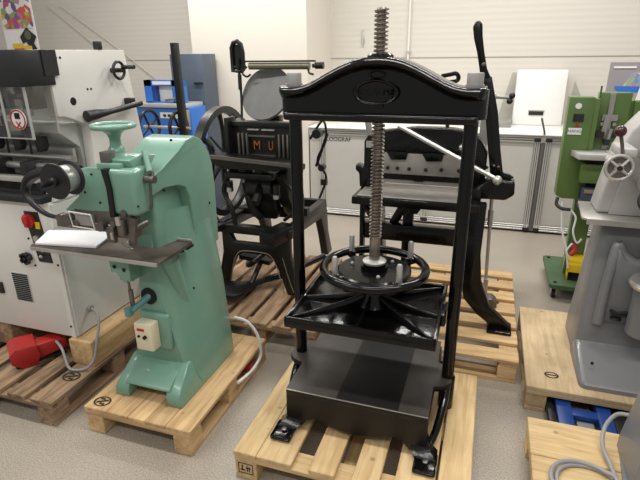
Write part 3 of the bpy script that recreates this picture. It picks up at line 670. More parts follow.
# ------------------------------------------------------------------ left gathering / multi head stitcher
lm = thing('multi_head_stitcher', 'large off white multi-head stitching machine with black hood at left edge', 'machine', (-2.7, 2.2, .292))
mb = MB(); mb.box(-3.6, -2.04, 1.79, 2.6, .293, 1.05, bev=.006); mb.prism([(1.79, .293), (1.79, 1.05), (2.6, 1.05), (2.6, .293)], 'x', -2.04, -2.012); cab = mb.build('cabinet', 'offwhite', lm)
mb = MB(); mb.box(-2.012, -2.0, 1.80, 2.6, .30, 1.04); mb.build('side_panel', 'sidegrey', lm)
mb = MB(); mb.prism([(1.975, 1.755), (2.49, 1.757), (2.55, 1.3), (2.60, 1.05), (1.82, 1.05), (1.84, 1.10), (2.05, 1.10), (2.13, 1.16), (2.14, 1.385), (1.99, 1.445), (1.945, 1.45), (1.94, 1.6), (1.955, 1.755)], 'x', -2.06, -2.0, bev=.003); sf = mb.build('side_frame', 'offwhite', lm)
mb = MB(); mb.lathe([(0, -1.999), (.02, -1.999), (.02, -2.0)], (0, 2.055, 1.513), 'x', n=24)
for (y, z) in ((1.995, 1.72), (2.02, 1.72), (2.19, 1.565), (2.165, 1.565)): mb.lathe([(0, -1.998), (.006, -1.998), (.006, -2.0)], (0, y, z), 'x', n=12)
mb.build('screw_hole', 'hole', sf)
mb = MB(); mb.torus((-1.95, 2.365, 1.652), .044, .008, 'x', 30, 10); mb.box(-1.955, -1.945, 2.322, 2.408, 1.646, 1.658); mb.cyl((-2.0, 2.365, 1.652), (-1.93, 2.365, 1.652), .012); sw = mb.build('handwheel', 'plastic_black', lm)
mb = MB(); mb.cyl((-1.95, 2.395, 1.668), (-1.87, 2.395, 1.668), .011); mb.build('handle', 'plastic_black', sw)
mb = MB(); mb.tube([(-1.965, 2.09, 1.435), (-1.955, 2.15, 1.44), (-1.945, 2.25, 1.445), (-1.94, 2.48, 1.466), (-1.94, 2.49, 1.466)], [.03, .026, .015, .017, .012], 12); mb.box(-2.0, -1.95, 2.43, 2.47, 1.455, 1.50, bev=.005); mb.build('lever_handle', 'plastic_black', lm)
mb = MB(); mb.box(-2.035, -1.995, 2.29, 2.32, 1.757, 1.80, bev=.006); mb.build('top_knob', 'plastic_black', lm)
mb = MB(); mb.box(-3.6, -2.42, 1.765, 1.99, 1.60, 1.752, bev=.012); mb.box(-2.42, -1.99, 1.76, 1.96, 1.598, 1.756, bev=.004); mb.box(-2.0, -1.985, 1.90, 1.985, 1.64, 1.755)
hood = mb.build('hood', 'hood_black', lm)
mb = MB(); mb.box(-3.6, -2.07, 2.12, 2.16, 1.05, 1.7); mb.build('back_plate', 'backgrey', lm)
mb = MB(); mb.box(-3.6, -2.07, 2.0, 2.12, 1.36, 1.40); mb.prism([(2.0, 1.36), (2.12, 1.36), (2.12, 1.27)], 'x', -3.6, -2.07); mb.build('shelf_plate', 'sidegrey', lm)
mb = MB(); mb.box(-3.6, -2.02, 1.80, 1.804, 1.365, 1.60); mb.build('clear_guard', 'plexi', lm)
mb = MB()
for x in (-2.02, -2.17, -2.62): mb.box(x-.007, x+.007, 1.795, 1.80, 1.36, 1.60)
mb.box(-3.6, -2.02, 1.797, 1.802, 1.36, 1.365); mb.build('guard_strip', 'alu', lm)
t2 = MB(); t2.lathe([(0, 1.79), (.047, 1.79), (.047, 1.794), (0, 1.794)], (-2.085, 0, 1.452), 'y', n=32); sg = t2.build('warning_sign', 'white', lm)
mb = MB(); mb.torus((-2.085, 1.7895, 1.452), .042, .0035, 'y'); mb.box(-2.105, -2.065, 1.787, 1.789, 1.425, 1.43, rot=R(.8, 'Y')); mb.box(-2.105, -2.065, 1.787, 1.789, 1.425, 1.43, rot=R(-.8, 'Y')); mb.build('warning_ring', 'red', sg)
mb = MB(); mb.box(-2.10, -2.07, 1.787, 1.789, 1.455, 1.482); mb.build('warning_mark', 'hole', sg)
mb = MB(); mb.box(-2.018, -2.014, 1.80, 1.945, 1.375, 1.60); mb.build('side_guard', 'plexi', lm)
mb = MB(); mb.box(-2.02, -2.012, 1.94, 1.948, 1.37, 1.60); mb.build('guard_edge', 'alu', lm)
# stitching heads behind the guard
for i, x in enumerate((-2.18, -2.33, -2.48, -2.66, -2.84)):
    mb = MB(); mb.box(x-.045, x+.045, 1.93, 2.05, 1.48, 1.60, bev=.005); hd = mb.build('stitch_head', 'nut_grey', lm)
    mb = MB(); mb.box(x-.03, x+.015, 1.895, 1.93, 1.50, 1.535, bev=.004); mb.box(x-.012, x+.012, 1.90, 1.93, 1.40, 1.5, bev=.003); mb.cyl((x+.03, 1.90, 1.47), (x+.03, 1.93, 1.47), .018); mb.cyl((x-.03, 1.90, 1.57), (x-.03, 1.93, 1.57), .014); mb.build('head_mechanism', 'bright_steel', hd)
    mb = MB(); mb.tube([(x+.01, 1.90, 1.45), (x+.025, 1.89, 1.36), (x+.03, 1.88, 1.27)], .006, 8); mb.box(x-.03, x-.005, 1.90, 1.94, 1.36, 1.42); mb.build('wire_tube', 'old_black', hd)
    mb = MB(); mb.prism([(x-.03, 1.345), (x+.025, 1.345), (x+.03, 1.29), (x+.01, 1.265), (x-.025, 1.265)], 'y', 1.96, 2.0, bev=.006); mb.build('clincher', 'plastic_black', hd)
mb = MB(); mb.cyl((-3.6, 1.90, 1.205), (-1.99, 1.90, 1.205), .019); mb.box(-3.6, -2.0, 1.80, 1.83, 1.145, 1.175, bev=.003); mb.cyl((-3.6, 1.99, 1.235), (-2.0, 1.99, 1.235), .016); mb.box(-3.6, -2.07, 2.06, 2.08, 1.20, 1.27); mb.build('rail', 'bright_steel', lm)
mb = MB()
for x in (-2.16, -2.36, -2.62): mb.box(x-.018, x+.018, 1.82, 1.93, 1.14, 1.24, bev=.006)
mb.build('rail_clamp', 'plastic_black', lm)
mb = MB(); mb.box(-3.6, -2.02, 1.76, 2.12, 1.052, 1.085, bev=.004); mb.box(-3.6, -2.07, 1.80, 2.1, 1.085, 1.105); mb.build('trough', 'hood_black', lm)
# front fittings
mb = MB(); mb.prism([(-2.175, 1.00), (-2.09, 1.0), (-2.06, .73), (-2.145, .73)], 'y', 1.782, 1.79); cp = mb.build('control_panel', 'plastic_black', lm)
mb = MB(); mb.cyl((-2.145, 1.765, .955), (-2.145, 1.785, .955), .036); mb.box(-2.155, -2.135, 1.75, 1.768, .925, .985, bev=.003); mb.build('main_switch', 'red', cp)
mb = MB(); mb.box(-2.11, -2.085, 1.776, 1.783, .915, .95); mb.build('switch_plate', 'yellow', cp)
mb = MB(); mb.cyl((-2.125, 1.772, .86), (-2.125, 1.783, .86), .017); mb.cyl((-2.10, 1.772, .80), (-2.10, 1.783, .80), .01); mb.cyl((-2.12, 1.77, .765), (-2.10, 1.77, .765), .006); mb.build('push_button', 'bright_steel', cp)
mb = MB()
for k in range(5):
    a = 2*PI*k/5; mb.cyl((-2.215+.022*math.cos(a), 1.755, .745+.022*math.sin(a)), (-2.215+.022*math.cos(a), 1.775, .745+.022*math.sin(a)), .013)
mb.cyl((-2.215, 1.755, .745), (-2.215, 1.79, .745), .022); mb.build('star_knob', 'plastic_black', lm)
mb = MB(); mb.box(-2.37, -2.255, 1.786, 1.79, .47, .64); gr = mb.build('vent_grille', 'sidegrey', lm)
mb = MB()
for k in range(14): mb.box(-2.365, -2.26, 1.782, 1.787, .477+k*.0117, .483+k*.0117)
mb.build('vent_slats', 'hole', gr)
mb = MB(); mb.box(-2.50, -2.455, 1.775, 1.79, .50, .565, bev=.003); mb.build('socket', 'plastic_black', lm)
mb = MB()
for (x, z) in ((-2.03, .36), (-2.03, .72), (-2.185, .70), (-2.19, .85), (-2.03, 1.0)): mb.sphere((x, 1.789, z), .006)
mb.build('panel_screw', 'hole', lm)
mb = MB(); mb.cyl((-2.0, 1.90, .42), (-1.98, 1.90, .42), .018); mb.build('cable_gland', 'nut_grey', lm)
mb = MB(); mb.tube([(-1.985, 1.90, .42), (-1.93, 1.88, .41), (-1.90, 1.85, .36), (-1.885, 1.80, .29), (-1.885, 1.76, .20), (-1.92, 1.72, .158), (-2.0, 1.70, .156), (-2.06, 1.735, .20), (-2.10, 1.76, .23), (-2.18, 1.80, .24)], .0075, 10)
tag(mb.build('pedal_cable', 'cable_grey'), 'grey cable looping from the off white machine over the timber beam end', 'cable')
# red foot pedal
pd = thing('foot_pedal', 'red plastic hooded foot pedal on the dark weathered pallet', 'pedal', (-2.33, 1.72, .1445), rz=0)
def rp(mb): return mb.rotate(R(-.62, 'Z'), (-2.25, 1.64, .15))
side = [(1.635, .147), (1.585, .185), (1.582, .24), (1.615, .268), (1.715, .262), (1.725, .20), (1.70, .147)]
mb = MB(); mb.prism(side, 'x', -2.255, -2.245, bev=.003); mb.prism(side, 'x', -2.405, -2.395, bev=.003); mb.prism([(1.585, .243), (1.615, .268), (1.715, .262), (1.715, .25), (1.62, .256), (1.59, .236)], 'x', -2.40, -2.25); mb.box(-2.40, -2.25, 1.70, 1.71, .147, .262)
mb.prism([(1.70, .16), (1.70, .25), (1.84, .255), (1.865, .235), (1.865, .19)], 'x', -2.36, -2.27, bev=.008); rp(mb); mb.build('guard', 'red', pd)
mb = MB(); mb.box(-2.39, -2.26, 1.60, 1.70, .147, .158, bev=.003); mb.box(-2.36, -2.29, 1.62, 1.70, .17, .19, rot=R(.15, 'X')); mb.box(-2.35, -2.28, 1.71, 1.85, .147, .16); rp(mb); mb.build('treadle', 'rubber', pd)

# ------------------------------------------------------------------ old treadle platen press
tp = thing('treadle_platen_press', 'antique black treadle printing press with flywheel and round ink disc', 'press', (-1.45, 3.2, .144))
fx0, fx1, fy0, fy1 = -1.74, -1.17, 2.90, 3.58
def legframe(mb, y, th=.05):
    P = [(fx0-.03, .146), (fx0+.05, .146), (fx0+.09, .28), (fx0+.14, .39), (fx0+.20, .425), (fx1-.20, .425), (fx1-.14, .39), (fx1-.09, .28), (fx1-.05, .146), (fx1+.05, .146), (fx1+.02, .25), (fx1-.02, .42), (fx1-.02, .57), (fx1-.08, .57), (fx1-.11, .50), (fx0+.13, .50), (fx0+.10, .57), (fx0+.04, .57), (fx0+.04, .42), (fx0+.0, .25)]
    mb.prism(P, 'y', y-th/2, y+th/2, bev=.006)
mb = MB(); legframe(mb, fy0)
fr = mb.build('front_frame', 'old_black', tp)
P2 = [(fx0+.09, .20), (fx0+.115, .33), (fx0+.15, .41), (fx0+.205, .442), (fx1-.205, .442), (fx1-.15, .41), (fx1-.115, .33), (fx1-.075, .16)]
mb = MB(); mb.tube([(x, fy0-.026, z) for x, z in P2], .0032, 6)
mb.tube([(fx1+.0, fy0-.026, .17), (fx1-.03, fy0-.026, .26), (fx1-.075, fy0-.026, .42)], .0025, 6); mb.build('gold_line', 'old_edge', fr)
# side frames, bench bars
for x in (fx0+.03, fx1-.03):
    mb = MB(); mb.prism([(fy0, .56), (fy0, .64), (fy1+.05, .64), (fy1+.06, .58), (fy1+.10, .36), (fy1+.20, .146), (fy1+.08, .146), (fy1+.0, .36), (fy1-.08, .52), (fy0+.1, .56)], 'x', x-.03, x+.03, bev=.005); mb.build('side_frame', 'old_black', tp)
mb = MB(); mb.box(fx0, fx1, fy0-.03, fy0+.03, .565, .625, bev=.006); mb.box(fx0, fx1, fy0+.30, fy0+.36, .60, .65, bev=.006); mb.box(fx0, fx1, fy1, fy1+.05, .56, .64, bev=.006); mb.box(fx0+.1, fx1-.0, fy0+.28, fy0+.33, .64, .69); mb.build('cross_bar', 'old_black', tp)
mb = MB(); mb.box(fx0-.02, fx0+.06, fy0-.22, fy0+.1, .585, .63, bev=.006, rot=R(-.25, 'Z')); mb.box(fx1-.16, fx1-.03, fy0-.16, fy0+.1, .55, .64, bev=.012, rot=R(-.25, 'Z')); mb.build('bearer_arm', 'old_black', tp)
mb = MB(); mb.tube([(fx0+.12, fy0+.2, .26), (-1.45, fy0-.05, .38), (fx1-.05, fy0+.35, .60)], .02, 10); mb.box(-1.62, -1.38, 2.95, 3.05, .33, .36, rot=R(.1, 'Y')); mb.build('stay_rod', 'old_black', tp)
# treadle
mb = MB(); mb.prism([(-1.76, 2.63), (-1.50, 2.60), (-1.455, 2.66), (-1.44, 2.80), (-1.39, 2.90), (-1.30, 2.99), (-1.31, 3.03), (-1.43, 2.95), (-1.52, 2.85), (-1.72, 2.80)], 'z', .205, .225, bev=.006); mb.tube([(-1.4, 2.92, .22), (-1.25, 3.1, .24), (-1.1, 3.35, .27)], .022, 8); mb.tube([(-1.47, 2.83, .22), (-1.45, 2.95, .33)], .018, 8); mb.build('treadle', 'old_black', tp)
# platen, bed
mb = MB(); mb.prism([(fx0-.02, 1.11), (fx1+.03, 1.09), (fx1+.03, 1.065), (fx1-.08, 1.035), (fx0+.14, 1.035), (fx0-.01, 1.085)], 'y', 2.80, 2.98, bev=.006); mb.box(fx0+.10, fx1-.12, 2.86, 3.0, .955, 1.0, bev=.015); mb.box(fx0+.2, fx0+.25, 2.88, 3.0, .99, 1.04); mb.box(fx1-.25, fx1-.2, 2.88, 3.0, .99, 1.04); mb.build('feed_board', 'old_black', tp)
mb = MB(); mb.box(fx0-.0, fx1+.05, 2.79, 2.80, 1.085, 1.108, rot=R(.05, 'Y')); mb.build('feed_board_edge', 'dark_steel', tp)
mb = MB(); mb.box(-1.64, -1.15, 3.0, 3.06, 1.06, 1.315, bev=.008); mb.box(-1.655, -1.625, 2.94, 3.06, 1.0, 1.34, bev=.008); mb.box(-1.175, -1.145, 2.94, 3.06, .98, 1.34, bev=.008); mb.box(-1.64, -1.15, 2.975, 3.01, 1.285, 1.315, bev=.004); bd = mb.build('type_bed', 'old_black', tp)
mb = MB()
for x in (-1.57, -1.54, -1.51, -1.28, -1.25, -1.22, -1.19): mb.box(x-.006, x+.006, 2.97, 3.0, 1.08, 1.24, bev=.002)
mb.box(-1.50, -1.31, 2.975, 3.0, 1.09, 1.10); mb.box(-1.50, -1.31, 2.975, 3.0, 1.22, 1.23); mb.build('gripper_bar', 'dark_steel', bd)
mb = MB(); mb.box(-1.50, -1.42, 2.97, 3.0, 1.262, 1.27); mb.box(-1.40, -1.31, 2.97, 3.0, 1.262, 1.27); mb.build('clip', 'nut_grey', bd)
text('wooden_letter', 'M', .085, 'orange', bd, facing_front(-1.445, 2.992, 1.16), .004, .8)
text('wooden_letter', 'U', .085, 'orange', bd, facing_front(-1.345, 2.992, 1.16), .004, .6)
# body mass behind
mb = MB(); mb.prism([(2.98, .98), (3.20, 1.1), (3.25, .95), (3.15, .80), (3.10, .64), (3.02, .64), (3.0, .78), (2.92, .85)], 'x', -1.54, -1.34, bev=.02); mb.prism([(2.98, .98), (3.20, 1.1), (3.30, .90), (3.35, .64), (3.15, .64), (3.02, .80)], 'x', -1.33, -1.24, bev=.02); mb.prism([(3.05, 1.3), (3.15, 1.32), (3.2, 1.1), (3.1, .98), (3.05, .98)], 'x', -1.66, -1.60, bev=.01)
mb.build('body', 'old_black', tp)
mb = MB(); mb.cyl((-1.42, 2.98, .9), (-1.42, 2.86, .80), .03); mb.cyl((-1.62, 2.90, .93), (-1.62, 2.90, .86), .022); mb.cyl((-1.27, 2.88, .93), (-1.27, 2.88, .84), .022); mb.cyl((-1.15, 3.0, .8), (-1.15, 3.0, .70), .02); mb.build('counter_weight', 'old_black', tp)
mb = MB(); mb.cyl((-1.62, 2.895, .885), (-1.62, 2.89, .855), .019); mb.cyl((-1.27, 2.87, .865), (-1.27, 2.87, .84), .019); mb.build('adjusting_nut', 'nut_grey', tp)
mb = MB(); mb.tube([(-1.64, 2.92, .95), (-1.68, 2.92, .85), (-1.62, 2.9, .74), (-1.60, 2.9, .62)], .017, 10); mb.tube([(-1.84, 2.95, 1.20), (-1.77, 2.95, 1.14), (-1.78, 2.95, .98), (-1.86, 2.97, .86), (-1.88, 3.0, .70), (-1.80, 3.0, .60)], .02, 10); mb.tube([(-1.68, 2.93, 1.13), (-1.74, 2.9, 1.22)], .007, 8)
mb.tube([(-1.25, 2.93, .97), (-1.16, 2.9, .88), (-1.16, 2.9, .76), (-1.24, 2.92, .68)], .012, 10); mb.tube([(-1.55, 3.0, .9), (-1.50, 2.97, .74), (-1.45, 3.0, .66)], .03, 10); mb.build('connecting_rod', 'old_black', tp)
# right side gear bits
mb = MB(); mb.tube([(-1.11, 3.1, 1.2), (-1.02, 3.1, 1.32), (-1.0, 3.1, 1.2), (-1.06, 3.1, 1.06), (-1.0, 3.1, .95), (-1.05, 3.1, .8)], .008, 8); mb.cyl((-1.05, 3.05, 1.24), (-1.05, 3.1, 1.24), .03); mb.cyl((-1.02, 3.05, 1.02), (-1.02, 3.1, 1.02), .022); mb.tube([(-.99, 3.1, 1.24), (-1.07, 3.1, 1.02)], .01, 8); mb.box(-1.03, -.99, 3.07, 3.1, .90, .94); mb.build('side_hook', 'old_black', tp)
# flywheel
fwc = Vector((-1.83, 3.22, .985))
mb = MB(); n = 56; rings = []
for i in range(n):
    a = 2*PI*i/n; ring = []
    for (r, x) in ((.40, -.03), (.40, .03), (.355, .03), (.35, .02), (.35, -.02), (.355, -.03)):
        ring.append((fwc.x+x, fwc.y+r*math.cos(a), fwc.z+r*math.sin(a)))
    rings.append(ring)
mb.loft(rings, close=True); fw = mb.build('flywheel', 'old_black', tp)
for k in range(6):
    a = 2*PI*k/6+.3; mb = MB(); q = []
    for f in (.04, .15, .27, .36): b = a+.9*(f-.04); q.append((fwc.x, fwc.y+f*math.cos(b), fwc.z+f*math.sin(b)))
    mb.tube(q, [.025, .018, .016, .02], 8); mb.build('spoke', 'old_black', fw)
mb = MB(); mb.lathe([(.05, -1.88), (.05, -1.78)], (0, fwc.y, fwc.z), 'x'); mb.cyl((-1.9, fwc.y, fwc.z), (-1.2, fwc.y, fwc.z), .022); mb.build('axle', 'old_black', tp)
# ink disc
mb = MB(); c = Vector((-1.455, 3.2, 1.475)); mb.lathe([(0, -.012), (.186, -.012), (.189, -.006), (.189, .006), (.184, .012), (0, .012)], c, 'y', n=56); mb.rotate(R(-.46, 'X'), c); mb.rotate(R(-.16, 'Z'), c); mb.build('ink_disc', 'disc', tp, ang=40)
mb = MB(); mb.box(-1.50, -1.36, 3.18, 3.26, 1.285, 1.335, bev=.01); mb.tube([(-1.44, 3.28, 1.32), (-1.45, 3.26, 1.48)], .025, 10); mb.build('disc_bracket', 'old_black', tp)
# rollers
mb = MB(); mb.cyl((-1.57, 3.2, 1.652), (-1.14, 3.2, 1.652), .022); ro = mb.build('ink_roller', 'roller', tp)
mb = MB(); mb.box(-1.60, -1.10, 3.19, 3.215, 1.677, 1.688, bev=.003); mb.cyl((-1.12, 3.2, 1.652), (-1.08, 3.2, 1.655), .012); mb.cyl((-1.10, 3.2, 1.655), (-1.045, 3.2, 1.655), .022); mb.tube([(-1.60, 3.2, 1.655), (-1.68, 3.2, 1.648)], .009, 8); mb.tube([(-1.59, 3.2, 1.65), (-1.62, 3.19, 1.61), (-1.59, 3.19, 1.585), (-1.56, 3.19, 1.60)], .007, 8); mb.tube([(-1.15, 3.2, 1.64), (-1.14, 3.19, 1.61), (-1.11, 3.19, 1.60)], .007, 8); mb.build('roller_frame', 'old_black', ro)
# roller hook guard (loop)
mb = MB(); gx = -1.66
mb.tube([(gx-.035, 3.2, 1.62), (gx-.035, 3.2, 1.77), (gx-.02, 3.2, 1.80), (gx+.01, 3.2, 1.81), (gx+.035, 3.2, 1.79), (gx+.045, 3.2, 1.74), (gx+.045, 3.2, 1.64), (gx+.02, 3.2, 1.62)], .015, 10, close=True)
mb.box(gx-.03, gx+.035, 3.205, 3.212, 1.63, 1.79); mb.cyl((gx+.01, 3.19, 1.64), (gx+.01, 3.19, 1.70), .016)
mb.tube([(gx+.01, 3.2, 1.62), (gx+.02, 3.19, 1.45), (gx+.03, 3.15, 1.25)], .009, 8); mb.tube([(gx+.012, 3.2, 1.60), (gx+.016, 3.19, 1.50)], .014, 8); mb.build('roller_hook', 'old_black', tp)

# ------------------------------------------------------------------ board cutter
bc = thing('board_cutter', 'black cast iron board cutter with tall lever arm on gapped slat pallet', 'cutter', (-.3, 3.0, .144))
def cleg(x, sgn, nm='leg'):
    mb = MB()
    out = [(x-sgn*.045, .93), (x+sgn*.055, .93), (x+sgn*.05, .62), (x+sgn*.07, .45), (x+sgn*.13, .30), (x+sgn*.24, .20), (x+sgn*.27, .18), (x+sgn*.27, .146), (x+sgn*.14, .146), (x+sgn*.13, .19), (x+sgn*.06, .24), (x-sgn*.02, .33), (x-sgn*.05, .45), (x-sgn*.055, .62)]
    mb.prism(out, 'y', 2.80, 2.86, bev=.01)
    mb.box(min(x+sgn*.13, x+sgn*.27), max(x+sgn*.13, x+sgn*.27), 2.76, 2.90, .146, .165, bev=.006)
    return mb.build(nm, 'cutter_black', bc)
cleg(-.02, 1); cleg(-.68, -.25)
for x in (-.66, -.05):
    mb = MB(); mb.prism([(2.86, .92), (3.25, .92), (3.30, .70), (3.40, .35), (3.52, .146), (3.40, .146), (3.28, .35), (3.18, .62), (2.9, .80)], 'x', x-.03, x+.03, bev=.008); mb.build('rear_leg', 'cutter_black', bc)
mb = MB(); mb.box(-.71, -.02, 2.95, 3.02, .60, .71, bev=.01); mb.build('cross_beam', 'cutter_black', bc)
mb = MB(); mb.box(-.46, -.395, 3.0, 3.05, .15, .93, bev=.006); mb.build('center_post', 'cutter_black', bc)
mb = MB(); mb.prism([(-.58, .64), (-.52, .64), (-.38, .92), (-.44, .92)], 'y', 2.99, 3.04, bev=.006); mb.build('brace', 'cutter_black', bc)
mb = MB(); mb.box(-.73, .0, 2.74, 3.12, .885, .935, bev=.01); mb.prism([(-.40, .885), (-.32, .885), (-.34, .855), (-.38, .855)], 'y', 2.745, 2.80, bev=.004); mb.build('table_bed', 'cutter_black', bc)
mb = MB(); mb.box(-.70, -.06, 2.75, 2.96, .936, .942, bev=.002); mb.build('table_plate', 'blade_plate', bc)
mb = MB(); mb.box(-.64, -.10, 2.965, 2.985, .975, 1.0, bev=.003); mb.box(-.64, -.10, 2.96, 2.98, 1.035, 1.16, bev=.003); bl = mb.build('clamp_plate', 'blade_plate', bc)
mb = MB(); mb.box(-.64, -.10, 2.96, 2.99, 1.0, 1.033); mb.box(-.40, -.34, 2.955, 2.965, .995, 1.012)
for x0_, x1_ in ((-.57, -.44), (-.36, -.23)): mb.prism([(x0_, 1.17), (x1_, 1.17), (x1_-.01, 1.125), (x0_+.03, 1.12)], 'y', 2.95, 2.965, bev=.003)
mb.build('clamp_slots', 'cutter_black', bl)
for x in (-.56, -.50, -.43, -.33, -.24, -.14):
    mb = MB(); mb.sphere((x, 2.955, 1.07 if x < -.3 else 1.075), .011); mb.build('bolt', 'hole', bl)
beamp = [(-.74, .93), (-.745, 1.02), (-.77, 1.04), (-.765, 1.08), (-.715, 1.06), (-.715, 1.22), (-.69, 1.26), (-.60, 1.29), (-.40, 1.315), (-.20, 1.315), (-.10, 1.30), (-.03, 1.25), (.01, 1.18), (.01, .93), (-.06, .93), (-.09, 1.14), (-.65, 1.16), (-.655, .93)]
mb = MB(); mb.prism(beamp, 'y', 2.975, 3.06, bev=.012, seg=3); mb.build('blade_beam', 'cutter_black', bc)
mb = MB(); mb.box(-.70, -.64, 2.968, 2.978, 1.185, 1.225); mb.build('maker_plate', 'nut_grey', bc)
mb = MB(); mb.sphere((-.135, 2.965, 1.21), .018); mb.build('ball_bolt', 'bright_steel', bc)
# arm right
mb = MB(); mb.prism([(-.04, .93), (-.03, 1.0), (.02, 1.04), (.08, 1.05), (.17, 1.045), (.175, .97), (.13, .935), (.02, .935)], 'y', 2.88, 3.0, bev=.014, seg=3); mb.cyl((.10, 2.86, 1.0), (.10, 3.02, 1.0), .045); mb.box(-.06, .0, 2.86, 2.96, .88, 1.0, bev=.01); mb.build('pivot_bracket', 'cutter_black', bc)
mb = MB(); L0 = (-.115, 1.90); mb.prism([(.042, 1.03), (.12, 1.03), (.165, 1.055), (.135, 1.075), (.103, 1.08), (.076, 1.208), (.040, 1.415), (-.012, 1.60), (-.068, 1.60), (-.028, 1.413), (.009, 1.205)], 'y', 2.94, 2.975, bev=.006)
lev = mb.build('lever_arm', 'cutter_black', bc)
mb = MB(); mb.prism([(-.068, 1.59), (-.014, 1.59), (-.040, 1.64), (-.062, 1.723), (-.078, 1.80), (-.085, 1.86), (-.10, 1.878), (-.12, 1.874), (-.133, 1.85), (-.122, 1.79), (-.10, 1.723)], 'y', 2.935, 2.97, bev=.01, seg=3); mb.build('grip', 'cutter_black', lev)
mb = MB(); mb.sphere((-.06, 2.935, 1.66), .012); mb.sphere((.05, 2.935, 1.12), .008); mb.sphere((.075, 2.935, 1.115), .008); mb.build('bolt', 'dark_steel', lev)
mb = MB(); mb.cyl((-.50, 2.93, 1.325), (.07, 2.86, 1.06), .013); mb.sphere((.075, 2.86, 1.055), .027); mb.build('counter_rod', 'bright_steel', bc)
mb = MB(); mb.tube([(-.38, 3.02, 1.30), (-.2, 3.02, 1.24), (.02, 3.0, 1.09)], .008, 8); mb.build('thin_stay', 'cutter_black', bc)
mb = MB(); mb.tube([(-.795, 3.15, 1.37), (-.74, 3.15, 1.33), (-.72, 3.15, 1.22)], .02, 8); mb.build('back_arm', 'nut_grey', bc)
mb = MB(); mb.tube([(-.30, 3.2, 1.59), (-.25, 3.2, 1.60), (-.215, 3.2, 1.605), (-.20, 3.2, 1.58), (-.22, 3.2, 1.56), (-.29, 3.2, 1.555)], .013, 10); mb.tube([(-.22, 3.2, 1.57), (-.24, 3.15, 1.30), (-.24, 3.1, 1.15)], .012, 8)
mb.build('back_handle', 'cutter_black', bc)
mb = MB(); mb.cyl((.0, 3.20, 1.474), (.10, 3.17, 1.474), .009); mb.cyl((-.0, 3.20, 1.474), (.025, 3.20, 1.474), .024); mb.box(-.05, .0, 3.15, 3.25, .90, 1.50, bev=.006); mb.build('side_shaft', 'nut_grey', bc)
mb = MB(); mb.sphere((.11, 3.17, 1.485), .018); mb.sphere((.10, 3.17, 1.455), .018); mb.build('shaft_knob', 'plastic_black', bc)
# hanging rod with foot
mb = MB(); mb.cyl((.06, 3.15, .95), (.085, 3.15, .26), .011); mb.cyl((.066, 3.15, .80), (.068, 3.15, .70), .017); mb.tube([(-.03, 3.14, .70), (.068, 3.15, .74)], .009, 8); mb.tube([(.085, 3.15, .30), (-.06, 3.13, .255)], .011, 8); mb.box(.07, .10, 3.13, 3.17, .23, .33, bev=.004); mb.build('linkage_rod', 'steel', bc)
mb = MB(); mb.prism([(.05, .146), (.17, .146), (.165, .18), (.135, .205), (.09, .205), (.06, .18)], 'y', 3.10, 3.20, bev=.008); mb.cyl((.085, 3.15, .2), (.085, 3.15, .25), .01); mb.build('linkage_shoe', 'dark_steel', bc)

# ------------------------------------------------------------------ bench cabinets with aluminium doors
bn = thing('machine_bench', 'long white bench with aluminium framed grey guard doors along back wall', 'bench', (-.3, 5.45, 0))
BY = 5.17
mb = MB(); mb.box(-1.86, 2.6, BY+.02, WY-.01, .02, .90); mb.build('carcass', 'panelgrey', bn)
mb = MB(); mb.box(-1.86, 2.6, BY-.03, WY-.01, .975, .99, bev=.004); mb.build('worktop', 'benchwhite', bn)
mb = MB(); mb.box(-1.86, 2.6, BY-.005, WY-.02, .90, .975); mb.build('worktop_frame', 'panelgrey', bn)
doors = [(-1.735, .485), (.525, 2.55)]
for (a, b) in doors:
    mb = MB(); mb.box(a+.05, b-.05, BY+.005, BY+.012, .07, .91); d = mb.build('door', 'panelgrey', bn)
    for (x0_, x1_) in ((a, a+.055), (b-.055, b)):
        mb = MB(); w3 = (x1_-x0_)/3
        for k in range(3): mb.box(x0_+k*w3+.003, x0_+(k+1)*w3-.003, BY-.012, BY+.008, .02, .972, bev=.002, seg=1)
        mb.build('upright_profile', 'alu', d)
        mb = MB(); mb.box(x0_, x1_, BY-.006, BY+.006, .02, .972); mb.build('profile_slot', 'alu_dark', d)
    for (z0, z1) in ((.02, .085), (.905, .972)):
        mb = MB(); w3 = (z1-z0)/3
        for k in range(3): mb.box(a, b, BY-.010, BY+.007, z0+k*w3+.003, z0+(k+1)*w3-.003, bev=.002, seg=1)
        mb.build('rail_profile', 'alu', d)
        mb = MB(); mb.box(a, b, BY-.005, BY+.005, z0, z1); mb.build('profile_slot', 'alu_dark', d)
    for (x, z) in ((a+.03, .04), (a+.03, .935), (b-.03, .04), (b-.03, .935)):
        mb = MB(); mb.box(x-.028, x+.028, BY-.022, BY-.011, z-.018, z+.018, bev=.003); mb.build('corner_bracket', 'plastic_black', d)
mb = MB(); mb.box(.49, .52, BY-.01, BY+.02, .02, .91); mb.build('door_gap', 'alu_dark', bn)
# middle upright on the left door (hinge side at screen 430)
mb = MB(); mb.box(-.60, -.585, BY-.012, BY+.006, .02, .972); mb.box(-.57, -.555, BY-.012, BY+.006, .02, .972); mb.box(-.54, -.525, BY-.012, BY+.006, .02, .972); mb.build('upright_profile', 'alu', bn)
mb = MB(); mb.box(-.60, -.53, BY-.022, BY-.011, .03, .065); mb.build('corner_bracket', 'plastic_black', bn)
text('door_lettering', 'LOOGRAF', .06, 'textdark', bn, facing_front(-1.525, BY+.002, .86), .0006, 1.0)
mb = MB(); mb.tube([(.505, BY-.04, .991), (.50, BY-.03, 1.02), (.47, BY+.05, 1.13)], .009, 8)
tag(mb.build('bench_stick', 'plastic_black'), 'short black rod leaning on the bench top above the door gap', 'rod')

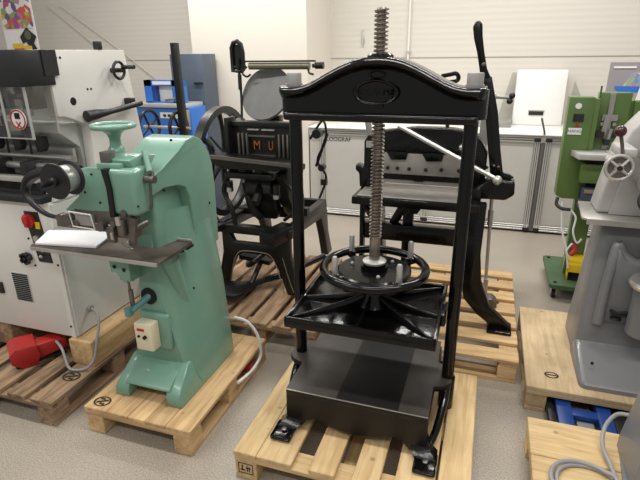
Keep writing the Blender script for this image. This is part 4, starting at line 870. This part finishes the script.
# white box on bench
wb = thing('white_dispenser', 'upright white box unit with dark slot standing on bench left of green machine', 'box', (.47, 5.88, .99))
mb = MB(); mb.prism([(5.80, .991), (5.805, 1.15), (5.84, 1.546), (6.0, 1.546), (6.0, .991)], 'x', .232, .715, bev=.01); mb.build('housing', 'white', wb)
mb = MB(); mb.box(.385, .53, 5.793, 5.81, 1.095, 1.135, bev=.003); mb.build('slot', 'plastic_black', wb)
mb = MB(); mb.box(.378, .537, 5.795, 5.808, 1.135, 1.145); mb.build('slot_rim', 'nut_grey', wb)
mb = MB(); mb.box(-.12, .215, 5.55, 5.9, .991, 1.05, bev=.006)
tag(rebase(mb.build('flat_tray', 'nut_grey'), (.17, 5.3, .991)), 'low grey flat tray on bench left of the white box', 'tray')
mb = MB(); mb.prism([(.07, .991), (.225, .991), (.225, 1.52), (.18, 1.52)], 'y', 5.92, 5.93)
tag(rebase(mb.build('clear_panel', 'plexi'), (.16, 5.5, .991)), 'clear slanted plastic panel on the bench, left side of the white box', 'panel')
mb = MB(); mb.prism([(.70, .991), (.98, .991), (.74, 1.46)], 'y', 5.5, 5.505)
tag(rebase(mb.build('clear_panel', 'plexi'), (.76, 5.5, .991)), 'clear triangular plastic panel on the bench, between white box and green machine', 'panel')
# display board far right
db = thing('display_board', 'grey poster board with pink and blue map print on bench at top right', 'poster', (1.3, 5.35, .99))
mb = MB(); mb.box(.99, 1.75, 5.34, 5.36, .991, 1.625); mb.build('board', 'posterbg', db)
mb = MB(); mb.box(1.02, 1.20, 5.333, 5.34, 1.575, 1.59); mb.build('title_strip', 'white', db)
mb = MB(); mb.prism([(1.05, 1.36), (1.12, 1.42), (1.18, 1.53), (1.30, 1.57), (1.45, 1.56), (1.55, 1.40), (1.45, 1.25), (1.2, 1.28)], 'y', 5.333, 5.34); mb.build('map_print', 'mapprint', db)
mb = MB(); mb.prism([(1.05, 1.42), (1.08, 1.37), (1.35, 1.37), (1.4, 1.42)], 'y', 5.330, 5.334); mb.build('map_sea', 'blue', db)
mb = MB(); mb.prism([(1.17, .991), (1.30, .991), (1.30, 1.50), (1.24, 1.50)], 'y', 5.1+.1, 5.22)
tag(rebase(mb.build('leaflet_stand', 'white'), (1.23, 5.2, .991)), 'narrow white leaflet stand on the bench in front of the map poster', 'stand')

# ------------------------------------------------------------------ green machine on trolley
gm = thing('green_corner_machine', 'light green bench machine on dark green wheeled trolley base before the bench', 'machine', (.75, 3.95, 0))
mb = MB(); mb.prism([(.54, 3.66), (.56, 3.64), (1.15, 3.64), (1.15, 4.24), (.56, 4.24), (.54, 4.22)], 'z', .09, .125, bev=.006); base = mb.build('trolley_base', 'mgreen_dark', gm)
for (x, y) in ((.58, 3.70), (.58, 4.19), (1.1, 3.70), (1.1, 4.19)):
    mb = MB(); mb.cyl((x-.012, y, .035), (x+.012, y, .035), .0345, n=24); cw = mb.build('castor_wheel', 'rubber', base)
    mb = MB(); mb.box(x-.02, x-.014, y-.02, y+.02, .03, .09); mb.box(x+.014, x+.02, y-.02, y+.02, .03, .09); mb.build('castor_fork', 'steel', cw)
mb = MB()
for (x, y) in ((.58, 3.69), (.58, 4.19)): mb.cyl((x, y, .125), (x, y, .131), .012)
mb.build('bolt', 'hole', base)
mb = MB(); mb.box(.665, .79, 3.97, 4.05, .126, 1.0, bev=.006); mb.build('pillar', 'mgreen', gm)
mb = MB(); mb.cyl((.652, 3.83, .15), (.652, 3.83, .60), .012); mb.build('side_pipe', 'mgreen_dark', gm)
mb = MB(); mb.prism([(.505, 1.43), (.665, 1.43), (.665, .72), (.555, .72), (.512, .74)], 'y', 3.86, 3.98, bev=.004); mb.box(.665, .70, 3.87, 3.98, .74, 1.42, bev=.003); bx = mb.build('control_column', 'mgreen', gm)
mb = MB(); mb.cyl((.567, 3.852, 1.372), (.567, 3.862, 1.372), .02); mb.build('gauge', 'white', bx)
mb = MB(); mb.box(.545, .575, 3.85, 3.862, 1.27, 1.32); mb.box(.58, .61, 3.85, 3.862, 1.27, 1.32); mb.build('push_button', 'plastic_black', bx)
mb = MB(); mb.cyl((.575, 3.85, 1.245), (.575, 3.862, 1.245), .012); mb.build('stop_button', 'red', bx)
mb = MB(); mb.box(.525, .61, 3.853, 3.861, 1.18, 1.225); lb = mb.build('name_label', 'white', bx)
text('label_lettering', 'HANG', .030, 'textblue', lb, facing_front(.567, 3.852, 1.203), .0005)
mb = MB(); mb.box(.705, .90, 3.95, 4.05, .99, 1.455, bev=.004); mb.box(.66, 1.0, 3.97, 4.05, .99, 1.40); mb.box(.92, 1.1, 3.93, 4.02, .99, 1.40); hd = mb.build('head_housing', 'mgreen', gm)
mb = MB(); mb.box(.765, .795, 3.925, 3.95, 1.08, 1.45); mb.box(.735, .83, 3.92, 3.95, 1.27, 1.31); mb.box(.745, .775, 3.90, 3.95, 1.18, 1.30, rot=R(.1, 'Y')); mb.cyl((.80, 3.90, 1.22), (.785, 3.90, 1.10), .013); mb.cyl((.74, 3.91, 1.25), (.74, 3.92, 1.25), .012); mb.cyl((.815, 3.91, 1.25), (.815, 3.92, 1.25), .012); mb.build('slide_rail', 'nut_grey', hd)
mb = MB(); mb.box(.71, .76, 3.89, 3.94, 1.16, 1.20); mb.box(.80, .85, 3.89, 3.94, 1.16, 1.20); mb.box(.765, .80, 3.88, 3.92, 1.11, 1.15); mb.build('tool_holder', 'plastic_black', hd)
mb = MB(); mb.cyl((.70, 3.93, 1.38), (.70, 3.93, 1.50), .006); mb.build('post_rod', 'mgreen_dark', hd)
mb = MB(); mb.prism([(.565, 3.85), (.60, 3.70), (1.05, 3.70), (1.05, 3.95), (.70, 3.95), (.70, 3.85)], 'z', 1.035, 1.075, bev=.003); mb.build('work_table', 'alu', gm)
mb = MB(); mb.cyl((.79, 3.80, 1.075), (.79, 3.80, 1.087), .022); mb.build('table_die', 'nut_grey', gm)
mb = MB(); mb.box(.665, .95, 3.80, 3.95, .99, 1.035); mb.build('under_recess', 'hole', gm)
mb = MB(); mb.box(.64, .95, 3.78, 3.95, .86, .99, bev=.004); mb.build('drive_housing', 'mgreen', gm)
mb = MB(); mb.box(.67, .95, 3.78, 3.94, .66, .82, bev=.004); mb.build('motor_box', 'navy', gm)
mb = MB(); mb.box(.68, .75, 3.77, 3.785, .79, .815); mb.build('motor_label', 'old_edge', gm)
mb = MB(); mb.tube([(.53, 3.86, .725), (.525, 3.84, .68), (.56, 3.82, .655), (.62, 3.82, .65)], .012, 8); mb.build('hose', 'plastic_black', gm)
mb = MB(); mb.tube([(.62, 3.82, .65), (.66, 3.80, .60), (.655, 3.78, .5), (.69, 3.77, .42), (.72, 3.78, .45)], .007, 8); mb.tube([(.56, 3.84, .70), (.585, 3.80, .50), (.62, 3.78, .40), (.645, 3.78, .30), (.66, 3.76, .22)], .007, 8); mb.tube([(.66, 3.75, .42), (.63, 3.74, .36), (.66, 3.73, .30)], .007, 8); mb.build('cable', 'cable_white', gm)
yp = thing('foot_pedal', 'yellow hooded foot pedal standing on the dark green trolley base', 'pedal', (.75, 3.85, .1255))
mb = MB(); mb.prism([(3.76, .19), (3.78, .24), (3.86, .26), (3.98, .255), (3.98, .24), (3.86, .245), (3.79, .225), (3.77, .185)], 'x', .66, .80); mb.prism([(3.76, .127), (3.76, .19), (3.78, .24), (3.86, .26), (3.98, .255), (3.98, .127), (3.9, .127), (3.84, .17)], 'x', .66, .668, bev=.002); mb.build('guard', 'yellow', yp)
mb = MB(); mb.box(.67, .795, 3.76, 3.95, .1265, .14); mb.box(.68, .78, 3.78, 3.92, .15, .165, rot=R(.2, 'X')); mb.build('treadle', 'rubber', yp)
mb = MB(); mb.tube([(.69, 3.93, .26), (.72, 3.95, .30), (.70, 3.97, .34)], .018, 10); mb.build('pedal_plug', 'red', yp)

# ------------------------------------------------------------------ grey machine right
g2 = thing('grey_stitching_machine', 'big smooth grey cast machine with steel table on plywood topped pallet', 'machine', (.95, 2.75, .144))
CX = .95
def gs(z, yf, yb, xl, c=.03):
    xr = 2*CX-xl
    return [(xl+c, yf, z), (xr-c, yf, z), (xr-c*.3, yf+c*.3, z), (xr, yf+c, z), (xr, yb-c, z), (xr-c, yb, z), (xl+c, yb, z), (xl, yb-c, z), (xl, yf+c, z), (xl+c*.3, yf+c*.3, z)]
mb = MB(); mb.loft([gs(.1445, 2.68, 3.02, .568), (gs(.225, 2.67, 3.02, .568)), gs(.38, 2.70, 3.02, .582), gs(.68, 2.765, 3.02, .603), gs(.875, 2.80, 3.02, .622), gs(.90, 2.815, 3.01, .64)])
b2 = mb.build('body', 'gunmetal', g2, ang=50)
# projecting foot
mb = MB(); mb.loft([gs(.1445, 2.355, 2.75, .560), gs(.166, 2.357, 2.75, .560), gs(.176, 2.372, 2.75, .566), gs(.222, 2.64, 2.75, .569), gs(.245, 2.68, 2.76, .575)]); mb.build('base_foot', 'gunmetal', g2, ang=50)
# front relief: saddle rib
mb = MB(); mb.tube([(.655, 2.665, .36), (.66, 2.68, .48), (.675, 2.70, .68), (.69, 2.72, .79), (.72, 2.72, .74), (.78, 2.71, .70), (.86, 2.71, .70)], [.026, .026, .026, .024, .026, .03, .034], 12); mb.build('front_rib', 'gunmetal', g2)
mb = MB(); mb.prism([(.655, .36), (.66, .5), (.69, .79), (.74, .72), (.95, .70), (.95, .36)], 'y', 2.68, 2.80, bev=.02, seg=3); mb.build('front_boss', 'gunmetal', g2)
mb = MB(); mb.lathe([(.085, .36), (.085, .62), (.06, .68), (.06, .86)], (.86, 2.62, 0), n=36); mb.build('column_tube', 'gunmetal', g2)
mb = MB(); mb.lathe([(.086, .635), (.122, .638), (.126, .652), (.118, .668), (.086, .668)], (.86, 2.58, 0), n=48); mb.build('guard_ring', 'bright_steel', g2)
mb = MB(); mb.lathe([(.0, .4), (.028, .4), (.024, .41), (0, .415)], (.735, 2.665, 0)); mb.tube([(.70, 2.655, .452), (.73, 2.65, .44), (.76, 2.65, .448), (.80, 2.65, .45)], .009, 8); mb.tube([(.705, 2.655, .437), (.74, 2.65, .428), (.78, 2.65, .43)], .008, 8); mb.build('treadle_cord', 'plastic_black', g2)
mb = MB(); mb.sphere((.62, 2.46, .235), .008); mb.build('screw_head', 'hole', g2)
mb = MB(); mb.prism([(.522, 3.02), (.497, 2.72), (.502, 2.692), (.53, 2.682), (1.5, 2.68), (1.5, 3.02)], 'z', .918, .93, bev=.002); mb.box(.52, 1.5, 2.678, 2.688, .90, .928); tb2 = mb.build('work_table', 'steel', g2)
mb = MB(); mb.box(.64, 1.3, 2.76, 3.0, .90, .919); mb.build('table_support', 'gunmetal', g2)
# upper column
mb = MB(); mb.prism([(.575, .931), (.60, 1.10), (.625, 1.25), (.66, 1.35), (.72, 1.43), (.80, 1.475), (.92, 1.49), (1.3, 1.49), (1.3, .931)], 'y', 2.80, 3.0, bev=.015, seg=3); mb.build('upper_housing', 'shell', g2, ang=50)
mb = MB(); mb.prism([(.63, .932), (.66, 1.12), (.70, 1.13), (.80, 1.0), (.80, .932)], 'y', 2.78, 2.80, bev=.004); mb.build('housing_rib', 'shell', g2)
mb = MB(); mb.torus((.59, 2.575, 1.215), .056, .0085, 'y', 36, 10); mb.cyl((.59, 2.575, 1.215), (.59, 2.80, 1.215), .02); hwl = mb.build('chrome_handwheel', 'bright_steel', g2)
mb = MB(); mb.lathe([(.0, 2.585), (.055, 2.58), (.055, 2.592), (.0, 2.595)], (.59, 0, 1.215), 'y', n=36); mb.build('wheel_dish', 'dark_steel', hwl)
for k in range(4):
    a = 2*PI*k/4+.9; mb = MB(); mb.tube([(.59, 2.570, 1.215), (.59+.056*math.cos(a), 2.574, 1.215+.056*math.sin(a))], [.010, .006], 8); mb.build('spoke', 'bright_steel', hwl)
mb = MB(); mb.cyl((.59, 2.555, 1.215), (.59, 2.58, 1.215), .012); mb.build('hub', 'plastic_black', hwl)
mb = MB(); mb.tube([(.60, 2.60, 1.27), (.588, 2.60, 1.32), (.575, 2.60, 1.365)], .008, 8); mb.build('lever', 'dark_steel', g2)
mb = MB(); mb.sphere((.572, 2.60, 1.378), .026); mb.build('lever_ball', mat('maroon_knob', (.05, .012, .014), .25), g2)
mb = MB(); mb.box(.585, .66, 2.60, 2.80, 1.255, 1.30, bev=.01); mb.box(.69, .73, 2.58, 2.72, 1.24, 1.30, bev=.004); mb.build('lever_bracket', 'shell', g2)
mb = MB(); mb.box(.70, .72, 2.57, 2.62, 1.12, 1.33, bev=.004); mb.box(.735, .745, 2.68, 2.80, 1.25, 1.45); mb.build('dark_clamp', 'plastic_black', g2)
mb = MB(); mb.box(.70, 1.05, 2.50, 2.72, 1.08, 1.30, bev=.05, seg=5); mb.lathe([(.0, 2.44), (.07, 2.45), (.08, 2.47), (.08, 2.55)], (.77, 0, 1.16), 'y'); mb.build('front_cover', 'shell', g2)
mb = MB(); mb.sphere((.74, 2.445, 1.12), .006); mb.sphere((.80, 2.445, 1.20), .006); mb.build('cover_screw', 'hole', g2)
mb = MB(); mb.tube([(.69, 2.50, 1.13), (.675, 2.48, 1.09), (.69, 2.46, 1.06), (.74, 2.45, 1.03), (.80, 2.45, 1.02)], .011, 8); mb.cyl((.745, 2.45, 1.03), (.745, 2.45, .99), .01); mb.build('rubber_hose', 'rubber', g2)
mb = MB(); mb.tube([(.74, 2.75, 1.30), (.735, 2.7, 1.40), (.745, 2.72, 1.50), (.74, 2.74, 1.60)], .012, 8); mb.box(.725, .75, 2.72, 2.76, 1.44, 1.50, bev=.004); mb.build('top_cord', 'plastic_black', g2)

# pallet jack between the pallets
pj = thing('pallet_jack', 'blue pallet jack fork frame parked on the floor between right pallets', 'pallet jack', (.56, 2.3, 0))
mb = MB(); mb.box(.455, .525, 2.09, 2.85, .05, .085, bev=.004); mb.box(.635, .70, 2.09, 2.85, .05, .085, bev=.004); mb.box(.52, .64, 2.215, 2.27, .052, .083, bev=.004); mb.box(.52, .64, 2.09, 2.12, .052, .083); mb.build('fork_frame', 'blue_dark', pj)
mb = MB(); mb.box(.418, .445, 2.09, 2.80, .03, .065, bev=.004); mb.box(.71, .77, 2.09, 2.80, .03, .065, bev=.004); mb.build('fork', 'plastic_black', pj)
for x in (.49, .665):
    mb = MB(); mb.cyl((x-.03, 2.4, .035), (x+.03, 2.4, .035), .0345); mb.build('wheel', 'rubber', pj)
mb = MB(); mb.box(.54, .62, 2.12, 2.21, .02, .06, bev=.01); mb.build('pump_block', 'nut_grey', pj)

# near right grey machine base (cut by frame) and coiled cable
g3 = thing('grey_machine_base', 'grey sheet metal machine base cut off by lower right corner, on front pallet', 'machine', (.95, 1.75, .144))
mb = MB(); mb.prism([(.655, 1.935), (.63, 1.74), (.72, 1.55), (1.2, 1.5), (1.2, 1.95)], 'z', .145, .16); mb.loft([
    [(.655, 1.98, .1455), (.645, 1.70, .1455), (.70, 1.60, .1455), (1.2, 1.60, .1455), (1.2, 1.98, .1455)],
    [(.655, 1.98, .20), (.645, 1.70, .20), (.70, 1.60, .20), (1.2, 1.60, .20), (1.2, 1.98, .20)],
    [(.70, 1.96, .60), (.69, 1.78, .60), (.74, 1.72, .60), (1.2, 1.72, .60), (1.2, 1.96, .60)],
    [(.74, 1.95, .72), (.735, 1.82, .72), (.78, 1.78, .72), (1.2, 1.78, .72), (1.2, 1.95, .72)]]); mb.build('base_casting', 'gunmetal', g3, ang=20)
mb = MB(); mb.cyl((.72, 1.85, .72), (.72, 1.85, .74), .02); mb.box(.76, 1.1, 1.80, 1.94, .72, .78, bev=.01); mb.build('base_top', 'gunmetal', g3)
mb = MB(); pts = []
for i in range(46):
    a = 2*PI*i/23+.6; r = .125-.018*math.sin(i/46*PI*2)-(.012 if i > 23 else 0); pts.append((.50+r*math.cos(a), 1.70+r*.9*math.sin(a), .153+.012*(i > 22)+.002*math.sin(a*3)))
pts += [(.60, 1.83, .165), (.585, 1.92, .18), (.60, 1.99, .22), (.64, 2.02, .27), (.68, 1.99, .30)]
mb.tube(pts, .0085, 10)
tag(rebase(mb.build('coiled_cable', 'cable_grey'), (.5, 1.7, .1445)), 'grey cable coiled on the pale pallet at bottom right', 'cable')

# ------------------------------------------------------------------ background left: blue machine, slate cabinet, black hand machine
bm_ = thing('blue_machine', 'bright blue machine with window opening and three knob panel by left back wall', 'machine', (-3.2, 4.6, 0))
mb = MB(); mb.box(-3.60, -2.93, 4.55, 4.85, .0, 1.22, bev=.008); mb.build('body', 'blue', bm_)
fr_ = MB(); fr_.box(-3.50, -3.41, 4.6, 4.68, 1.262, 1.49); fr_.box(-3.16, -3.03, 4.6, 4.68, 1.262, 1.49); fr_.box(-3.50, -3.03, 4.6, 4.68, 1.43, 1.49); fr_.box(-3.50, -3.03, 4.6, 4.68, 1.262, 1.272); fr_.build('window_frame', 'blue', bm_)
mb = MB(); mb.box(-3.41, -3.36, 4.605, 4.68, 1.272, 1.43); mb.build('window_jamb', 'blue_dark', bm_)
mb = MB(); mb.box(-3.36, -3.16, 4.66, 4.675, 1.272, 1.43); mb.build('inside_panel', 'window_inside', bm_)
mb = MB(); mb.box(-3.39, -3.17, 4.595, 4.60, 1.445, 1.478); mb.build('name_strip', 'white', bm_)
mb = MB(); mb.box(-3.60, -2.96, 4.52, 4.85, 1.22, 1.26, bev=.004); mb.build('table_top', 'alu', bm_)
mb = MB(); mb.box(-3.30, -3.08, 4.54, 4.55, 1.11, 1.17); kp = mb.build('knob_panel', 'white', bm_)
mb = MB()
for x in (-3.24, -3.185, -3.13): mb.cyl((x, 4.525, 1.14), (x, 4.54, 1.14), .014)
mb.build('knob', 'plastic_black', kp)
mb = MB(); mb.box(-2.99, -2.94, 4.45, 4.55, 1.0, 1.20, bev=.005); mb.build('side_box', 'nut_grey', bm_)
mb = MB(); mb.tube([(-3.24, 4.58, 1.29), (-3.15, 4.56, 1.30), (-3.13, 4.6, 1.31)], .01, 8); mb.build('lever', 'dark_steel', bm_)
sc = thing('slate_cabinet', 'tall slate grey metal cabinet standing in the corner behind the blue machine', 'cabinet', (-3.14, 5.03, 0))
mb = MB(); mb.box(-3.34, -2.945, 4.88, 5.17, 0, 1.742, bev=.006); mb.build('body', 'slate', sc)
mb = MB(); mb.box(-3.06, -2.955, 4.865, 4.88, 1.44, 1.455); mb.build('handle_slot', 'hole', sc)
hm = thing('iron_hand_machine', 'black iron machine with two handwheels and tall upright bar behind green stitcher', 'machine', (-2.8, 4.0, 0))
mb = MB(); mb.prism([(-2.70, .9), (-2.635, .9), (-2.645, 1.83), (-2.70, 1.83)], 'y', 3.97, 4.03, bev=.004); mb.build('upright_bar', 'old_black', hm)
mb = MB(); mb.box(-3.0, -2.5, 3.85, 4.15, .0, .08, bev=.01); mb.prism([(-2.95, .08), (-2.55, .08), (-2.62, .9), (-2.62, 1.02), (-2.85, 1.02), (-2.88, .9)], 'y', 3.93, 4.07, bev=.01); mb.build('stand', 'old_black', hm)
for x, r in ((-3.04, .15), (-2.72, .14)):
    mb = MB(); mb.torus((x, 4.0, 1.10), r, .016, 'x', 36, 10)
    whl = mb.build('handwheel', 'old_black', hm)
    mb = MB()
    for k in range(4):
        a = .5+k*PI/2; mb.tube([(x, 4.0, 1.10), (x, 4.0+r*math.cos(a), 1.10+r*math.sin(a))], .011, 8)
    mb.build('spokes', 'old_black', whl)
mb = MB(); mb.cyl((-3.1, 4.0, 1.10), (-2.6, 4.0, 1.10), .014); mb.build('shaft', 'steel', hm)

# ------------------------------------------------------------------ lights
def area(name, loc, sx, sy, power, color=(1, .97, .92), rot=(0, 0, 0)):
    l = bpy.data.lights.new(name, 'AREA'); l.shape = 'RECTANGLE'; l.size = sx; l.size_y = sy; l.energy = power; l.color = color
    o = bpy.data.objects.new(name, l); COL.objects.link(o); o.location = loc; o.rotation_euler = rot; return o
for (y, pw) in ((-.8, 42), (1.6, 54), (4.3, 84)):
    for x in (-2.9, .3):
        area('ceiling_lamp', (x, y, 3.5), 2.6, .18, pw)
w = bpy.data.worlds.new('room_light'); bpy.context.scene.world = w; w.use_nodes = True
w.node_tree.nodes['Background'].inputs[0].default_value = (1, .97, .93, 1); w.node_tree.nodes['Background'].inputs[1].default_value = .42

# parts that are several loose pieces become parts of their own
SPLIT = {'bearer_arm', 'connecting_rod', 'rail_clamp', 'cross_bar', 'counter_weight', 'adjusting_nut', 'bolt', 'knob', 'push_button', 'screw_hole', 'oil_hole', 'gripper_bar', 'clip', 'rail', 'fork', 'cover_screw', 'panel_screw', 'cable', 'tool_holder', 'wheel_hole', 'clamp', 'shaft_knob', 'guard_strip', 'screw_nut', 'cast_ornament', 'feed_board', 'spokes', 'stay_rod', 'side_hook', 'printed_pages'}
for o in list(bpy.data.objects):
    if o.type != 'MESH' or o.name.split('.')[0] not in SPLIT: continue
    b = bmesh.new(); b.from_mesh(o.data); b.verts.ensure_lookup_table(); comp = {}; k = 0
    for v in b.verts:
        if v in comp: continue
        st = [v]; comp[v] = k
        while st:
            q = st.pop()
            for e in q.link_edges:
                t_ = e.other_vert(q)
                if t_ not in comp: comp[t_] = k; st.append(t_)
        k += 1
    idx = {v.index: c for v, c in comp.items()}; b.free()
    if k < 2: continue
    nm = {'spokes': 'spoke'}.get(o.name.split('.')[0], o.name.split('.')[0])
    src = o.data; par = o.parent
    for c in range(k):
        bb = bmesh.new(); bb.from_mesh(src)
        bmesh.ops.delete(bb, geom=[v for v in bb.verts if idx[v.index] != c], context='VERTS')
        me = bpy.data.meshes.new(nm); bb.to_mesh(me); bb.free(); me.materials.clear(); me.materials.append(src.materials[0])
        n_ = bpy.data.objects.new(nm, me); COL.objects.link(n_); n_.parent = par
    for ch in list(o.children): ch.parent = par
    bpy.data.objects.remove(o)

# ------------------------------------------------------------------ camera
sc_ = bpy.context.scene
f, p, r, yaw = 495., math.radians(20.534), math.radians(.685), math.radians(18.7)
cam = bpy.data.cameras.new('camera'); cam.sensor_width = 36; cam.sensor_fit = 'HORIZONTAL'; cam.lens = f/640*36; cam.clip_start = .05
co = bpy.data.objects.new('camera', cam); COL.objects.link(co)
Rv = Vector((math.cos(yaw), math.sin(yaw), 0)); F0 = Vector((-math.sin(yaw), math.cos(yaw), 0))
Fv = F0*math.cos(p)+Vector((0, 0, -math.sin(p))); Uv = F0*math.sin(p)+Vector((0, 0, math.cos(p)))
right = Rv*math.cos(r)-Uv*math.sin(r); up = Rv*math.sin(r)+Uv*math.cos(r)
m4 = Matrix((( right.x, up.x, -Fv.x, 0), (right.y, up.y, -Fv.y, 0), (right.z, up.z, -Fv.z, 1.72), (0, 0, 0, 1)))
co.matrix_world = m4
sc_.camera = co
sc_.view_settings.view_transform = 'Standard'; sc_.view_settings.look = 'None'; sc_.view_settings.gamma = 1; sc_.view_settings.use_curve_mapping = False
sc_.view_settings.exposure = -0.08
